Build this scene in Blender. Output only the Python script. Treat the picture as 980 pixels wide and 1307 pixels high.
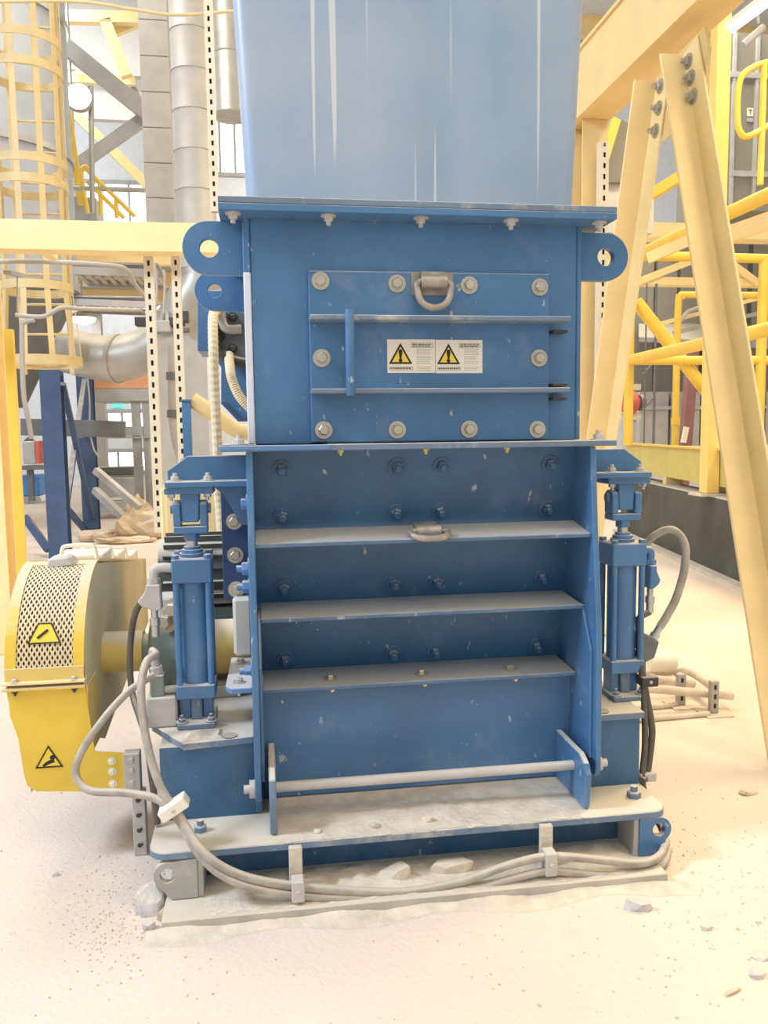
import bpy, bmesh, math, random
from mathutils import Vector, Matrix
random.seed(7)
S = bpy.context.scene
COL = S.collection
for _o in list(bpy.data.objects): bpy.data.objects.remove(_o)

# ------------------------------------------------------------ camera
F, CX, CY = 1057.0, 490.0, 653.5
CAM = Vector((0.0, -2.55, 1.36))
_y = Vector((-159.3, -103.5, 1057.0)).normalized()
_x = Vector((7140.0, -196.5, 1057.0)); _x = (_x - _y * _x.dot(_y)).normalized()
_z = _x.cross(_y)
if _z.y > 0: _z = -_z
# world axes X, Y, Z written in camera terms (right, down, forward)
cd = bpy.data.cameras.new('camera'); cam = bpy.data.objects.new('camera', cd); COL.objects.link(cam)
cd.sensor_fit = 'AUTO'; cd.sensor_width = 36.0; cd.lens = F / 1307.0 * 36.0
cd.clip_start = 0.05; cd.clip_end = 300
right = Vector((_x.x, _y.x, _z.x)); down = Vector((_x.y, _y.y, _z.y)); fwd = Vector((_x.z, _y.z, _z.z))
m = Matrix((right, -down, -fwd)).transposed().to_4x4(); m.translation = CAM
cam.matrix_world = m
S.camera = cam

def at(px, py, X=None, Y=None, Z=None):
    c = Vector((px - CX, py - CY, F))
    d = Vector((_x.dot(c), _y.dot(c), _z.dot(c)))
    if X is not None: t = (X - CAM.x) / d.x
    elif Y is not None: t = (Y - CAM.y) / d.y
    else: t = (Z - CAM.z) / d.z
    return CAM + d * t

# ------------------------------------------------------------ world, lights, exposure
W = bpy.data.worlds.new('world'); S.world = W; W.use_nodes = True
bg = W.node_tree.nodes['Background']
bg.inputs[0].default_value = (0.90, 0.95, 1.0, 1); bg.inputs[1].default_value = 0.74
S.view_settings.view_transform = 'Standard'; S.view_settings.look = 'None'
S.view_settings.gamma = 1.0; S.view_settings.exposure = 0.0
S.view_settings.use_curve_mapping = False

def area(name, loc, target, size, power, col, sizey=None):
    l = bpy.data.lights.new(name, 'AREA'); l.energy = power; l.color = col
    l.shape = 'RECTANGLE'; l.size = size; l.size_y = sizey or size
    o = bpy.data.objects.new(name, l); COL.objects.link(o); o.location = loc
    o.rotation_euler = (Vector(target) - Vector(loc)).to_track_quat('-Z', 'Y').to_euler()
    return o
area('unseen_hall_light', (-5.5, -0.8, 5.8), (0.2, 0.3, 0.5), 1.6, 520, (0.70, 0.82, 1.0))
area('unseen_hall_light', (5.2, 2.0, 7.5), (2.5, 1.5, 0.0), 2.2, 430, (1.0, 0.78, 0.45))
area('unseen_hall_light', (0.6, -5.5, 8.5), (0.6, -1.0, 0.0), 3.0, 170, (1.0, 0.86, 0.70))
area('unseen_hall_light', (4.6, -2.6, 7.5), (2.2, 0.6, 1.0), 2.0, 170, (1.0, 0.74, 0.40))  # added warm light out of view, brightens the diagonal braces
area('unseen_hall_light', (-3.0, 6.0, 9.0), (-3.0, 8.0, 0.0), 3.0, 380, (1.0, 0.93, 0.82))
area('unseen_hall_light', (6.0, 9.0, 9.0), (6.0, 8.0, 0.0), 3.0, 520, (1.0, 0.88, 0.68))

area('unseen_hall_light', (-5.0, 13.0, 9.5), (-4.0, 16.0, 3.0), 2.5, 420, (0.90, 0.95, 1.0))  # added light without a fixture, lifts the far left wall
area('unseen_hall_light', (2.5, 14.0, 9.5), (3.0, 18.0, 3.0), 2.5, 380, (1.0, 0.93, 0.80))  # second added light, brightens the rest of the far wall

# ------------------------------------------------------------ materials
MATS = {}
def mat(name, col, rough=0.55, metal=0.0, var=0.12, scale=6.0, dust=0.0, dustcol=(0.74, 0.66, 0.53), emit=0.0, bump=0.0,
        scratch=0.0, stretch=None, spec=0.5, grime=0.0, side=0.0):
    M = bpy.data.materials.new(name); M.use_nodes = True; nt = M.node_tree; N = nt.nodes; L = nt.links
    b = N['Principled BSDF']; b.inputs['Roughness'].default_value = rough; b.inputs['Metallic'].default_value = metal
    b.inputs['Specular IOR Level'].default_value = spec
    tc = N.new('ShaderNodeTexCoord'); geo = N.new('ShaderNodeNewGeometry')
    mp = N.new('ShaderNodeMapping'); L.new(geo.outputs['Position'], mp.inputs['Vector'])
    if stretch: mp.inputs['Scale'].default_value = stretch
    n1 = N.new('ShaderNodeTexNoise'); n1.inputs['Scale'].default_value = scale; n1.inputs['Detail'].default_value = 6
    L.new(mp.outputs['Vector'], n1.inputs['Vector'])
    r1 = N.new('ShaderNodeMapRange'); L.new(n1.outputs['Fac'], r1.inputs[0])
    r1.inputs[1].default_value = 0.3; r1.inputs[2].default_value = 0.7
    r1.inputs[3].default_value = 1 - var; r1.inputs[4].default_value = 1 + var
    mx = N.new('ShaderNodeVectorMath'); mx.operation = 'SCALE'; mx.inputs[0].default_value = col
    L.new(r1.outputs[0], mx.inputs['Scale'])
    out = mx.outputs[0]
    def mix(fac, a, colb):
        k = N.new('ShaderNodeMix'); k.data_type = 'RGBA'; L.new(fac, k.inputs[0]); L.new(a, k.inputs[6]); k.inputs[7].default_value = (*colb, 1)
        return k.outputs[2]
    if grime:
        g = N.new('ShaderNodeTexNoise'); g.inputs['Scale'].default_value = 3.2; g.inputs['Detail'].default_value = 9; g.inputs['Roughness'].default_value = .7
        L.new(geo.outputs['Position'], g.inputs['Vector'])
        gr = N.new('ShaderNodeMapRange'); L.new(g.outputs['Fac'], gr.inputs[0]); gr.inputs[1].default_value = .54; gr.inputs[2].default_value = .72
        gr.inputs[3].default_value = 0; gr.inputs[4].default_value = grime
        out = mix(gr.outputs[0], out, dustcol)
    if scratch:
        g = N.new('ShaderNodeTexNoise'); g.inputs['Scale'].default_value = 38; g.inputs['Detail'].default_value = 4
        m2 = N.new('ShaderNodeMapping'); m2.inputs['Scale'].default_value = (1, 1, .55); L.new(geo.outputs['Position'], m2.inputs[0]); L.new(m2.outputs[0], g.inputs['Vector'])
        gr = N.new('ShaderNodeMapRange'); L.new(g.outputs['Fac'], gr.inputs[0]); gr.inputs[1].default_value = .68; gr.inputs[2].default_value = .74
        gr.inputs[3].default_value = 0; gr.inputs[4].default_value = scratch
        out = mix(gr.outputs[0], out, (.62, .62, .60))
    if dust:
        sx = N.new('ShaderNodeSeparateXYZ'); L.new(geo.outputs['Normal'], sx.inputs[0])
        dn = N.new('ShaderNodeTexNoise'); dn.inputs['Scale'].default_value = 14; dn.inputs['Detail'].default_value = 8
        L.new(geo.outputs['Position'], dn.inputs['Vector'])
        ad = N.new('ShaderNodeMath'); ad.operation = 'MULTIPLY_ADD'; L.new(dn.outputs['Fac'], ad.inputs[0]); ad.inputs[1].default_value = .55
        L.new(sx.outputs['Z'], ad.inputs[2])
        dr = N.new('ShaderNodeMapRange'); L.new(ad.outputs[0], dr.inputs[0]); dr.inputs[1].default_value = .72; dr.inputs[2].default_value = 1.12
        dr.inputs[3].default_value = side; dr.inputs[4].default_value = dust
        out = mix(dr.outputs[0], out, dustcol)
        rr = N.new('ShaderNodeMapRange'); L.new(dr.outputs[0], rr.inputs[0]); rr.inputs[3].default_value = rough; rr.inputs[4].default_value = .9
        L.new(rr.outputs[0], b.inputs['Roughness'])
    L.new(out, b.inputs['Base Color'])
    if bump:
        bn = N.new('ShaderNodeTexNoise'); bn.inputs['Scale'].default_value = 60; bn.inputs['Detail'].default_value = 6; L.new(geo.outputs['Position'], bn.inputs['Vector'])
        bp = N.new('ShaderNodeBump'); bp.inputs['Strength'].default_value = bump; bp.inputs['Distance'].default_value = .01
        L.new(bn.outputs['Fac'], bp.inputs['Height']); L.new(bp.outputs[0], b.inputs['Normal'])
    if emit:
        b.inputs['Emission Color'].default_value = (*col, 1); b.inputs['Emission Strength'].default_value = emit
    MATS[name] = M
    return M
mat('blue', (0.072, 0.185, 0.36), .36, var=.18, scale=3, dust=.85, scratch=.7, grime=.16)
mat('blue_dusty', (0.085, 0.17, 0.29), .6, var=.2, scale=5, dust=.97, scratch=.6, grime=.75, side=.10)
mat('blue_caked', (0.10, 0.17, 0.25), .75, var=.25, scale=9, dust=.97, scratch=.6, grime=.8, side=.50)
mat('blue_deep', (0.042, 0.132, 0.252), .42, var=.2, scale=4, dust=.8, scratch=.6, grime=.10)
mat('lit_strip', (0.66, 0.70, 0.80), .45, var=.08, dust=.6)  # near-white colour paints in the light this corner strip catches
mat('strut', (0.74, 0.66, 0.50), .5, var=.06, dust=.3)
mat('blue_lit', (0.11, 0.24, 0.49), .45, var=.12, dust=.8)  # brighter blue, with the light on the left-hand parts painted in
mat('blue_far', (0.055, 0.10, 0.21), .6, var=.12, dust=.6)
mat('blue_drum', (0.06, 0.25, 0.62), .5)
mat('ledge_dusty', (0.085, 0.16, 0.27), .6, var=.2, scale=5, dust=.92, dustcol=(.50, .475, .44), scratch=.5, grime=.3)
mat('sole', (0.52, 0.48, 0.41), .9, var=.2, scale=9, dust=.9, grime=.5)
mat('silo', (0.40, 0.43, 0.47), .6, var=.06)
mat('toe', (0.62, 0.52, 0.14), .5, var=.06, dust=.3)
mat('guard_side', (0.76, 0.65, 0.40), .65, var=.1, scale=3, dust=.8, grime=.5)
mat('pane', (0.92, 0.96, 1.0), .5, emit=2.2)
mat('dust', (0.72, 0.635, 0.51), .95, var=.12, scale=18, bump=.5)
mat('dusty_hose', (0.40, 0.36, 0.30), .8, var=.25, scale=20, dust=.85, dustcol=(.66, .58, .47))
mat('hose_dark', (0.11, 0.095, 0.075), .6, var=.2, scale=20, dust=.8, dustcol=(.5, .43, .34))
mat('zinc', (0.55, 0.50, 0.40), .38, .75, var=.15, dust=.4)
mat('steel', (0.52, 0.52, 0.52), .32, .85, var=.12, dust=.5)
mat('steel_dusty', (0.55, 0.53, 0.50), .6, .2, var=.15, dust=.9, dustcol=(.70, .64, .56))
mat('brass', (0.75, 0.55, 0.22), .3, .9)
mat('ring_steel', (0.40, 0.36, 0.31), .55, .5, var=.25, scale=30)
mat('yellow', (0.80, 0.56, 0.06), .45, var=.08, dust=.75, grime=.3, scratch=.3)
mat('yellow_dusty', (0.78, 0.58, 0.17), .6, var=.1, dust=.9, grime=.5)
mat('yellow_rail', (0.85, 0.58, 0.08), .4, var=.06, dust=.35, dustcol=(.9, .75, .35))
mat('cream', (0.80, 0.60, 0.28), .5, var=.05, dust=.35)
mat('cream_pale', (0.95, 0.75, 0.38), .5, var=.05, dust=.2, dustcol=(.9, .78, .55))
mat('cream_cage', (0.66, 0.53, 0.28), .55, var=.08, dust=.3)
mat('mesh', (0.74, 0.62, 0.36), .6, var=.1, dust=.6, grime=.5)
mat('black', (0.012, 0.011, 0.010), .5)
mat('dark', (0.05, 0.05, 0.05), .6, var=.2, dust=.6)
mat('ink', (0.10, 0.09, 0.08), .6)
mat('ink_pale', (0.42, 0.39, 0.34), .6)
mat('paper', (0.84, 0.78, 0.66), .5, var=.03)
mat('sign_yellow', (0.88, 0.66, 0.06), .45, var=.05)
mat('motor', (0.09, 0.10, 0.09), .55, var=.2, dust=.95)
mat('gear_green', (0.22, 0.28, 0.25), .5, var=.25, dust=.95, grime=.6)
mat('galv', (0.42, 0.42, 0.40), .42, .45, var=.10, dust=.5)
mat('galv_pale', (0.43, 0.42, 0.40), .5, .15, var=.08, dust=.3)
mat('grey_steel', (0.42, 0.43, 0.44), .6, var=.1, dust=.5)
mat('grey_dark', (0.14, 0.15, 0.16), .6, var=.15, dust=.5)
mat('column_yellow', (0.90, 0.66, 0.20), .45, var=.05, dust=.2)
mat('grey_panel', (0.25, 0.237, 0.20), .7, var=.05)
mat('shed_wall', (0.76, 0.81, 0.88), .8, var=.05)
mat('roof_white', (0.60, 0.585, 0.55), .8, var=.04)
mat('shed_roof', (0.72, 0.72, 0.70), .8, var=.06)
mat('concrete', (0.075, 0.077, 0.064), .75, var=.35, scale=2.0, dust=.95)
mat('concrete_kerb', (0.62, 0.57, 0.48), .85, var=.1)
mat('sack', (0.60, 0.47, 0.33), .85, var=.15, dust=.6)
mat('orange', (0.70, 0.36, 0.20), .6, var=.1)
mat('red', (0.55, 0.12, 0.09), .5, var=.1)
mat('plastic_white', (0.85, 0.80, 0.68), .5, var=.05)
mat('flex', (0.80, 0.68, 0.46), .6, var=.08)
mat('maroon', (0.28, 0.13, 0.12), .6, var=.1)
mat('stone', (0.62, 0.60, 0.58), .9, var=.2, scale=25, dust=.7, bump=.6)
mat('lamp_glow', (1.0, 0.97, 0.90), .5, emit=12.0)
mat('tube_glow', (1.0, 0.95, 0.85), .5, emit=6.0)
mat('sign_green', (0.10, 0.72, 0.60), .5, emit=1.0)
# chute: paint lightened to carry the light's sheen, with pale runs from above and a dried damp patch
def chute_mat():
    M = mat('chute', (0.235, 0.36, 0.51), .40, var=.10, scale=1.6, dust=.5)
    nt = M.node_tree; N = nt.nodes; L = nt.links; b = N['Principled BSDF']
    src = b.inputs['Base Color'].links[0].from_socket
    geo = N.new('ShaderNodeNewGeometry')
    def layer(src, scale, lo, hi, amt, col, sc=(1, 1, 1), detail=2):
        mp = N.new('ShaderNodeMapping'); mp.inputs['Scale'].default_value = sc; L.new(geo.outputs['Position'], mp.inputs[0])
        n = N.new('ShaderNodeTexNoise'); n.inputs['Scale'].default_value = scale; n.inputs['Detail'].default_value = detail; L.new(mp.outputs[0], n.inputs['Vector'])
        r = N.new('ShaderNodeMapRange'); L.new(n.outputs['Fac'], r.inputs[0]); r.inputs[1].default_value = lo; r.inputs[2].default_value = hi
        r.inputs[3].default_value = 0; r.inputs[4].default_value = amt
        k = N.new('ShaderNodeMix'); k.data_type = 'RGBA'; L.new(r.outputs[0], k.inputs[0]); L.new(src, k.inputs[6]); k.inputs[7].default_value = (*col, 1)
        return k.outputs[2], r.outputs[0]
    s, _ = layer(src, 1.1, .40, .64, .65, (.46, .49, .57), (1, 1, 1.3), 4)
    s, _ = layer(s, 34, .655, .68, .6, (.72, .74, .72), (1, 1, .012), 1)
    s, _ = layer(s, 5, .52, .75, .35, (.36, .46, .64), (1, 1, .05), 3)
    L.new(s, b.inputs['Base Color'])
chute_mat()
# floor: pale dusty concrete with faint greyer worn patches and small grains
def floor_mat():
    M = mat('floor', (0.78, 0.66, 0.555), .85, var=.05, scale=1.2, bump=.35)
    nt = M.node_tree; N = nt.nodes; L = nt.links; b = N['Principled BSDF']
    src = b.inputs['Base Color'].links[0].from_socket; geo = N.new('ShaderNodeNewGeometry')
    for scale, lo, hi, amt, col, det in ((.9, .50, .72, .35, (.70, .66, .62), 6), (7, .62, .74, .30, (.62, .54, .45), 8), (45, .69, .73, .5, (.45, .38, .30), 3)):
        n = N.new('ShaderNodeTexNoise'); n.inputs['Scale'].default_value = scale; n.inputs['Detail'].default_value = det; L.new(geo.outputs['Position'], n.inputs['Vector'])
        r = N.new('ShaderNodeMapRange'); L.new(n.outputs['Fac'], r.inputs[0]); r.inputs[1].default_value = lo; r.inputs[2].default_value = hi; r.inputs[3].default_value = 0; r.inputs[4].default_value = amt
        k = N.new('ShaderNodeMix'); k.data_type = 'RGBA'; L.new(r.outputs[0], k.inputs[0]); L.new(src, k.inputs[6]); k.inputs[7].default_value = (*col, 1); src = k.outputs[2]
    L.new(src, b.inputs['Base Color'])
floor_mat()

# ------------------------------------------------------------ mesh helpers
WL = {}
class MB:
    def __init__(s): s.v = []; s.f = []
    def add(s, vs, fs):
        k = len(s.v); s.v += [Vector(v) for v in vs]; s.f += [tuple(i + k for i in f) for f in fs]; return s
    def box(s, x0, x1, y0, y1, z0, z1):
        return s.add([(x0, y0, z0), (x1, y0, z0), (x1, y1, z0), (x0, y1, z0), (x0, y0, z1), (x1, y0, z1), (x1, y1, z1), (x0, y1, z1)],
                     [(3, 2, 1, 0), (4, 5, 6, 7), (0, 1, 5, 4), (1, 2, 6, 5), (2, 3, 7, 6), (3, 0, 4, 7)])
    def prism(s, pts, axis, a, b):
        # polygon in the two other axes (in xyz order), extruded along axis from a to b
        n = len(pts)
        def mk(p, t):
            return {'x': (t, p[0], p[1]), 'y': (p[0], t, p[1]), 'z': (p[0], p[1], t)}[axis]
        return s.add([mk(p, a) for p in pts] + [mk(p, b) for p in pts],
                     [tuple(range(n))[::-1], tuple(range(n, 2 * n))] + [(i, (i + 1) % n, n + (i + 1) % n, n + i) for i in range(n)])
    def plate_hole(s, pts, hole, r, axis, a, b, seg=20):
        # star-shaped outline with one round hole
        hx, hy = hole; n = len(pts)
        angs = sorted(set([round(math.atan2(p[1] - hy, p[0] - hx), 5) for p in pts] + [round(-math.pi + 2 * math.pi * i / seg, 5) for i in range(seg)]))
        outer = []
        for t in angs:
            d = (math.cos(t), math.sin(t)); best = None
            for i in range(n):
                p, q = pts[i], pts[(i + 1) % n]; ex, ey = q[0] - p[0], q[1] - p[1]
                den = d[0] * ey - d[1] * ex
                if abs(den) < 1e-12: continue
                u = ((p[0] - hx) * ey - (p[1] - hy) * ex) / den; w = ((p[0] - hx) * d[1] - (p[1] - hy) * d[0]) / den
                if u > 0 and -1e-6 <= w <= 1 + 1e-6: best = u if best is None else max(best, u)
            outer.append((hx + d[0] * best, hy + d[1] * best))
        inner = [(hx + r * math.cos(t), hy + r * math.sin(t)) for t in angs]; m_ = len(angs)
        def mk(p, t):
            return {'x': (t, p[0], p[1]), 'y': (p[0], t, p[1]), 'z': (p[0], p[1], t)}[axis]
        vs = [mk(p, a) for p in outer] + [mk(p, a) for p in inner] + [mk(p, b) for p in outer] + [mk(p, b) for p in inner]
        fs = []
        for i in range(m_):
            j = (i + 1) % m_
            fs += [(i, j, m_ + j, m_ + i), (2 * m_ + i, 3 * m_ + i, 3 * m_ + j, 2 * m_ + j), (i, 2 * m_ + i, 2 * m_ + j, j), (m_ + i, m_ + j, 3 * m_ + j, 3 * m_ + i)]
        return s.add(vs, fs)
    def frame(s, p0, p1):
        d = (Vector(p1) - Vector(p0)); L = d.length; d = d / L
        up = Vector((0, 0, 1)) if abs(d.z) < .95 else Vector((0, 1, 0))
        a = d.cross(up).normalized(); b = a.cross(d).normalized()
        return d, a, b, L
    def cyl(s, p0, p1, r, seg=16, r1=None, caps=True):
        p0, p1 = Vector(p0), Vector(p1); d, a, b, L = s.frame(p0, p1); r1 = r if r1 is None else r1
        vs = []
        for p, rr in ((p0, r), (p1, r1)):
            for i in range(seg):
                t = 2 * math.pi * i / seg; vs.append(p + a * (rr * math.cos(t)) + b * (rr * math.sin(t)))
        fs = [(i, (i + 1) % seg, seg + (i + 1) % seg, seg + i) for i in range(seg)]
        if caps: fs += [tuple(range(seg))[::-1], tuple(range(seg, 2 * seg))]
        return s.add(vs, fs)
    def bar(s, p0, p1, w, h, up=None):
        # rectangular bar, w across, h along 'up'
        p0, p1 = Vector(p0), Vector(p1); d = (p1 - p0).normalized(); up = Vector(up or ((0, 0, 1) if abs(d.z) < .9 else (0, 1, 0)))
        a = d.cross(up).normalized() * (w / 2); b = a.cross(d).normalized() * (h / 2)
        vs = [p + x for p in (p0, p1) for x in (-a - b, a - b, a + b, -a + b)]
        return s.add(vs, [(0, 1, 5, 4), (1, 2, 6, 5), (2, 3, 7, 6), (3, 0, 4, 7), (3, 2, 1, 0), (4, 5, 6, 7)])
    def sect(s, p0, p1, poly, up):
        # any section polygon (a along d x up, b along up) swept from p0 to p1
        p0, p1 = Vector(p0), Vector(p1); d = (p1 - p0).normalized(); up = Vector(up)
        a = d.cross(up).normalized(); b = a.cross(d).normalized(); n = len(poly)
        vs = [p + a * q[0] + b * q[1] for p in (p0, p1) for q in poly]
        return s.add(vs, [tuple(range(n))[::-1], tuple(range(n, 2 * n))] + [(i, (i + 1) % n, n + (i + 1) % n, n + i) for i in range(n)])
    def ibeam(s, p0, p1, w, h, up=(0, 0, 1), t=.02):
        return s.sect(p0, p1, [(-w/2, -h/2), (w/2, -h/2), (w/2, -h/2+t), (t/2, -h/2+t), (t/2, h/2-t), (w/2, h/2-t), (w/2, h/2), (-w/2, h/2), (-w/2, h/2-t), (-t/2, h/2-t), (-t/2, -h/2+t), (-w/2, -h/2+t)], up)
    def lathe(s, p0, p1, prof, seg=20):
        # prof: (t along axis 0..1, radius)
        p0, p1 = Vector(p0), Vector(p1); d, a, b, L = s.frame(p0, p1); vs = []
        for t, r in prof:
            for i in range(seg):
                an = 2 * math.pi * i / seg; vs.append(p0 + d * (L * t) + a * (r * math.cos(an)) + b * (r * math.sin(an)))
        n = len(prof)
        fs = [(k * seg + i, k * seg + (i + 1) % seg, (k + 1) * seg + (i + 1) % seg, (k + 1) * seg + i) for k in range(n - 1) for i in range(seg)]
        fs += [tuple(range(seg))[::-1], tuple(range((n - 1) * seg, n * seg))]
        return s.add(vs, fs)
    def tube(s, pts, r, seg=10, sub=6, closed=False, ridges=0.0):
        P = [Vector(p) for p in pts]; n = len(P); path = []
        rng = range(n if closed else n - 1)
        for i in rng:
            if closed: a, b, c, d = P[i - 1], P[i], P[(i + 1) % n], P[(i + 2) % n]
            else: a, b, c, d = P[max(i - 1, 0)], P[i], P[i + 1], P[min(i + 2, n - 1)]
            for k in range(sub):
                t = k / sub
                path.append(.5 * ((2 * b) + (c - a) * t + (2 * a - 5 * b + 4 * c - d) * t * t + (3 * b - a - 3 * c + d) * t ** 3))
        if not closed: path.append(P[-1])
        m_ = len(path); vs = []; prev = None
        for i, p in enumerate(path):
            q0 = path[(i - 1) % m_] if (closed or i) else path[0]; q1 = path[(i + 1) % m_] if (closed or i < m_ - 1) else path[-1]
            d = (q1 - q0).normalized()
            if prev is None:
                up = Vector((0, 0, 1)) if abs(d.z) < .9 else Vector((0, 1, 0)); a = d.cross(up).normalized()
            else: a = (prev - d * prev.dot(d)).normalized()
            prev = a; b = d.cross(a); rr = r * (1 + (ridges if i % 2 else 0))
            for k in range(seg):
                t = 2 * math.pi * k / seg; vs.append(p + a * (rr * math.cos(t)) + b * (rr * math.sin(t)))
        fs = [(i * seg + k, i * seg + (k + 1) % seg, ((i + 1) % m_) * seg + (k + 1) % seg, ((i + 1) % m_) * seg + k) for i in range(m_ if closed else m_ - 1) for k in range(seg)]
        if not closed: fs += [tuple(range(seg))[::-1], tuple(range((m_ - 1) * seg, m_ * seg))]
        return s.add(vs, fs)
    def build(s, name, mt, parent=None, smooth=False, bevel=0.0, loc=None, bseg=1):
        base = Vector(WL.get(parent.name, (0, 0, 0))) if parent else Vector((0, 0, 0))
        org = base if parent else Vector(loc) if loc is not None else Vector(((min(v.x for v in s.v) + max(v.x for v in s.v)) / 2, (min(v.y for v in s.v) + max(v.y for v in s.v)) / 2, min(v.z for v in s.v)))
        me = bpy.data.meshes.new(name); me.from_pydata([v - org for v in s.v], [], s.f)
        bm = bmesh.new(); bm.from_mesh(me); bmesh.ops.recalc_face_normals(bm, faces=bm.faces); bm.to_mesh(me); bm.free()
        me.materials.append(MATS[mt])
        if smooth:
            me.shade_smooth()
            try: me.set_sharp_from_angle(angle=math.radians(38))
            except Exception: pass
        o = bpy.data.objects.new(name, me); COL.objects.link(o)
        if parent: o.parent = parent
        else: o.location = org
        WL[o.name] = tuple(org)
        if bevel:
            md = o.modifiers.new('bevel', 'BEVEL'); md.width = bevel; md.segments = bseg; md.limit_method = 'ANGLE'; md.angle_limit = math.radians(40)
        return o

def thing(name, label, cat, loc=(0, 0, 0), group=None):
    o = bpy.data.objects.new(name, None); COL.objects.link(o); o.location = loc; o.empty_display_size = .05
    o['label'] = label; o['category'] = cat; WL[o.name] = tuple(loc)
    if group: o['group'] = group
    return o
def tag(o, label=None, cat=None, group=None, kind=None):
    if label: o['label'] = label
    if cat: o['category'] = cat
    if group: o['group'] = group
    if kind: o['kind'] = kind
    return o
def hexpts(r, rot=0): return [(r * math.cos(rot + math.pi / 3 * i), r * math.sin(rot + math.pi / 3 * i)) for i in range(6)]
BOLTS = {}
def bolt_mesh(r, mt, washer=True, stub=False, wmt=None):
    key = (round(r, 4), mt, washer, stub)
    if key in BOLTS: return BOLTS[key]
    b = MB(); z = 0
    if washer: b.cyl((0, 0, 0), (0, 0, r * .28), r * 1.62, 20); z = r * .28
    rot = .35; n = 6
    p = hexpts(r, rot); q = hexpts(r * .86, rot)
    b.add([(x, y, z) for x, y in p] + [(x, y, z + r * .75) for x, y in p] + [(x, y, z + r * .9) for x, y in q],
          [(5, 4, 3, 2, 1, 0), tuple(range(12, 18))] + [(i, (i + 1) % 6, 6 + (i + 1) % 6, 6 + i) for i in range(6)] + [(6 + i, 6 + (i + 1) % 6, 12 + (i + 1) % 6, 12 + i) for i in range(6)])
    if stub: b.cyl((0, 0, z + r * .8), (0, 0, z + r * 1.7), r * .52, 10)
    me = bpy.data.meshes.new('bolt'); me.from_pydata(b.v, [], b.f)
    bm = bmesh.new(); bm.from_mesh(me); bmesh.ops.recalc_face_normals(bm, faces=bm.faces); bm.to_mesh(me); bm.free()
    me.materials.append(MATS[mt]); BOLTS[key] = me
    return me
def bolt(parent, pos, axis, r=.016, mt='zinc', washer=True, stub=False, name='bolt', spin=None):
    o = bpy.data.objects.new(name, bolt_mesh(r, mt, washer, stub)); COL.objects.link(o); o.parent = parent
    q = Vector(axis).to_track_quat('Z', 'Y')
    from mathutils import Quaternion
    q = q @ Quaternion((0, 0, 1), random.uniform(0, 1) if spin is None else spin)
    o.rotation_mode = 'QUATERNION'; o.rotation_quaternion = q
    o.location = Vector(pos) - Vector(WL.get(parent.name, (0, 0, 0)))
    return o
def B(x0, x1, y0, y1, z0, z1): return MB().box(x0, x1, y0, y1, z0, z1)
def rrect(x0, x1, y0, y1, r, n=5):
    out = []
    for cx, cy, a0 in ((x1 - r, y0 + r, -90), (x1 - r, y1 - r, 0), (x0 + r, y1 - r, 90), (x0 + r, y0 + r, 180)):
        for i in range(n + 1):
            t = math.radians(a0 + 90 * i / n); out.append((cx + r * math.cos(t), cy + r * math.sin(t)))
    return out

# ============================================================ setting
fl = MB(); 
fl.box(-14, 14, -9, 24, -.3, 0)
tag(fl.build('floor', 'floor', loc=(0, 0, 0)), kind='structure')
# back wall with bright openings, built from wall pieces around them
YB = 20.0
def rect_px(x0, x1, y0, y1, Y=YB):
    a = at(x0, y1, Y=Y); b = at(x1, y0, Y=Y); return (a.x, b.x, a.z, b.z)
holes = [rect_px(96, 199, 232, 296), rect_px(262, 318, 150, 225), rect_px(134, 200, 522, 550), rect_px(128, 198, 572, 606)]
def wall_with_holes(name, mt, x0, x1, z0, z1, y0, y1, hs):
    xs = sorted(set([x0, x1] + [h[0] for h in hs] + [h[1] for h in hs])); zs = sorted(set([z0, z1] + [h[2] for h in hs] + [h[3] for h in hs]))
    b = MB()
    for i in range(len(xs) - 1):
        for j in range(len(zs) - 1):
            cx, cz = (xs[i] + xs[i + 1]) / 2, (zs[j] + zs[j + 1]) / 2
            if any(h[0] < cx < h[1] and h[2] < cz < h[3] for h in hs): continue
            b.box(xs[i], xs[i + 1], y0, y1, zs[j], zs[j + 1])
    return tag(b.build(name, mt), kind='structure')
wb = wall_with_holes('wall_back', 'shed_wall', -14, 14, 0, 12, YB, YB + .2, holes)
for k, h in enumerate(holes):
    f = MB(); t = .10
    f.box(h[0], h[1], YB - .06, YB + .1, h[2], h[2] + t).box(h[0], h[1], YB - .06, YB + .1, h[3] - t, h[3])
    f.box(h[0], h[0] + t, YB - .06, YB + .1, h[2] + t, h[3] - t).box(h[1] - t, h[1], YB - .06, YB + .1, h[2] + t, h[3] - t)
    w = tag(f.build('window_%d' % (k + 1), 'grey_steel'), kind='structure')
    B(h[0], h[1], YB + .02, YB + .03, h[2], h[3]).build('pane', 'pane', w)
    for q in range(1, 3):
        x = h[0] + (h[1] - h[0]) * q / 3; B(x - .03, x + .03, YB - .03, YB + .05, h[2] + t, h[3] - t).build('mullion', 'grey_steel', w)
wl = B(-14.2, -14, -9, 24, 0, 12).build('wall_left', 'shed_wall'); tag(wl, kind='structure')
wr = B(14, 14.2, -9, 24, 0, 12).build('wall_right', 'shed_wall'); tag(wr, kind='structure')
cl = B(-14.2, 14.2, -9, 24.2, 12, 12.2).build('ceiling', 'shed_roof'); tag(cl, kind='structure')
for k in range(7):
    MB().ibeam((-14, -6 + k * 4.2, 11.75), (14, -6 + k * 4.2, 11.75), .25, .5).build('roof_beam', 'cream_pale', cl)

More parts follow.
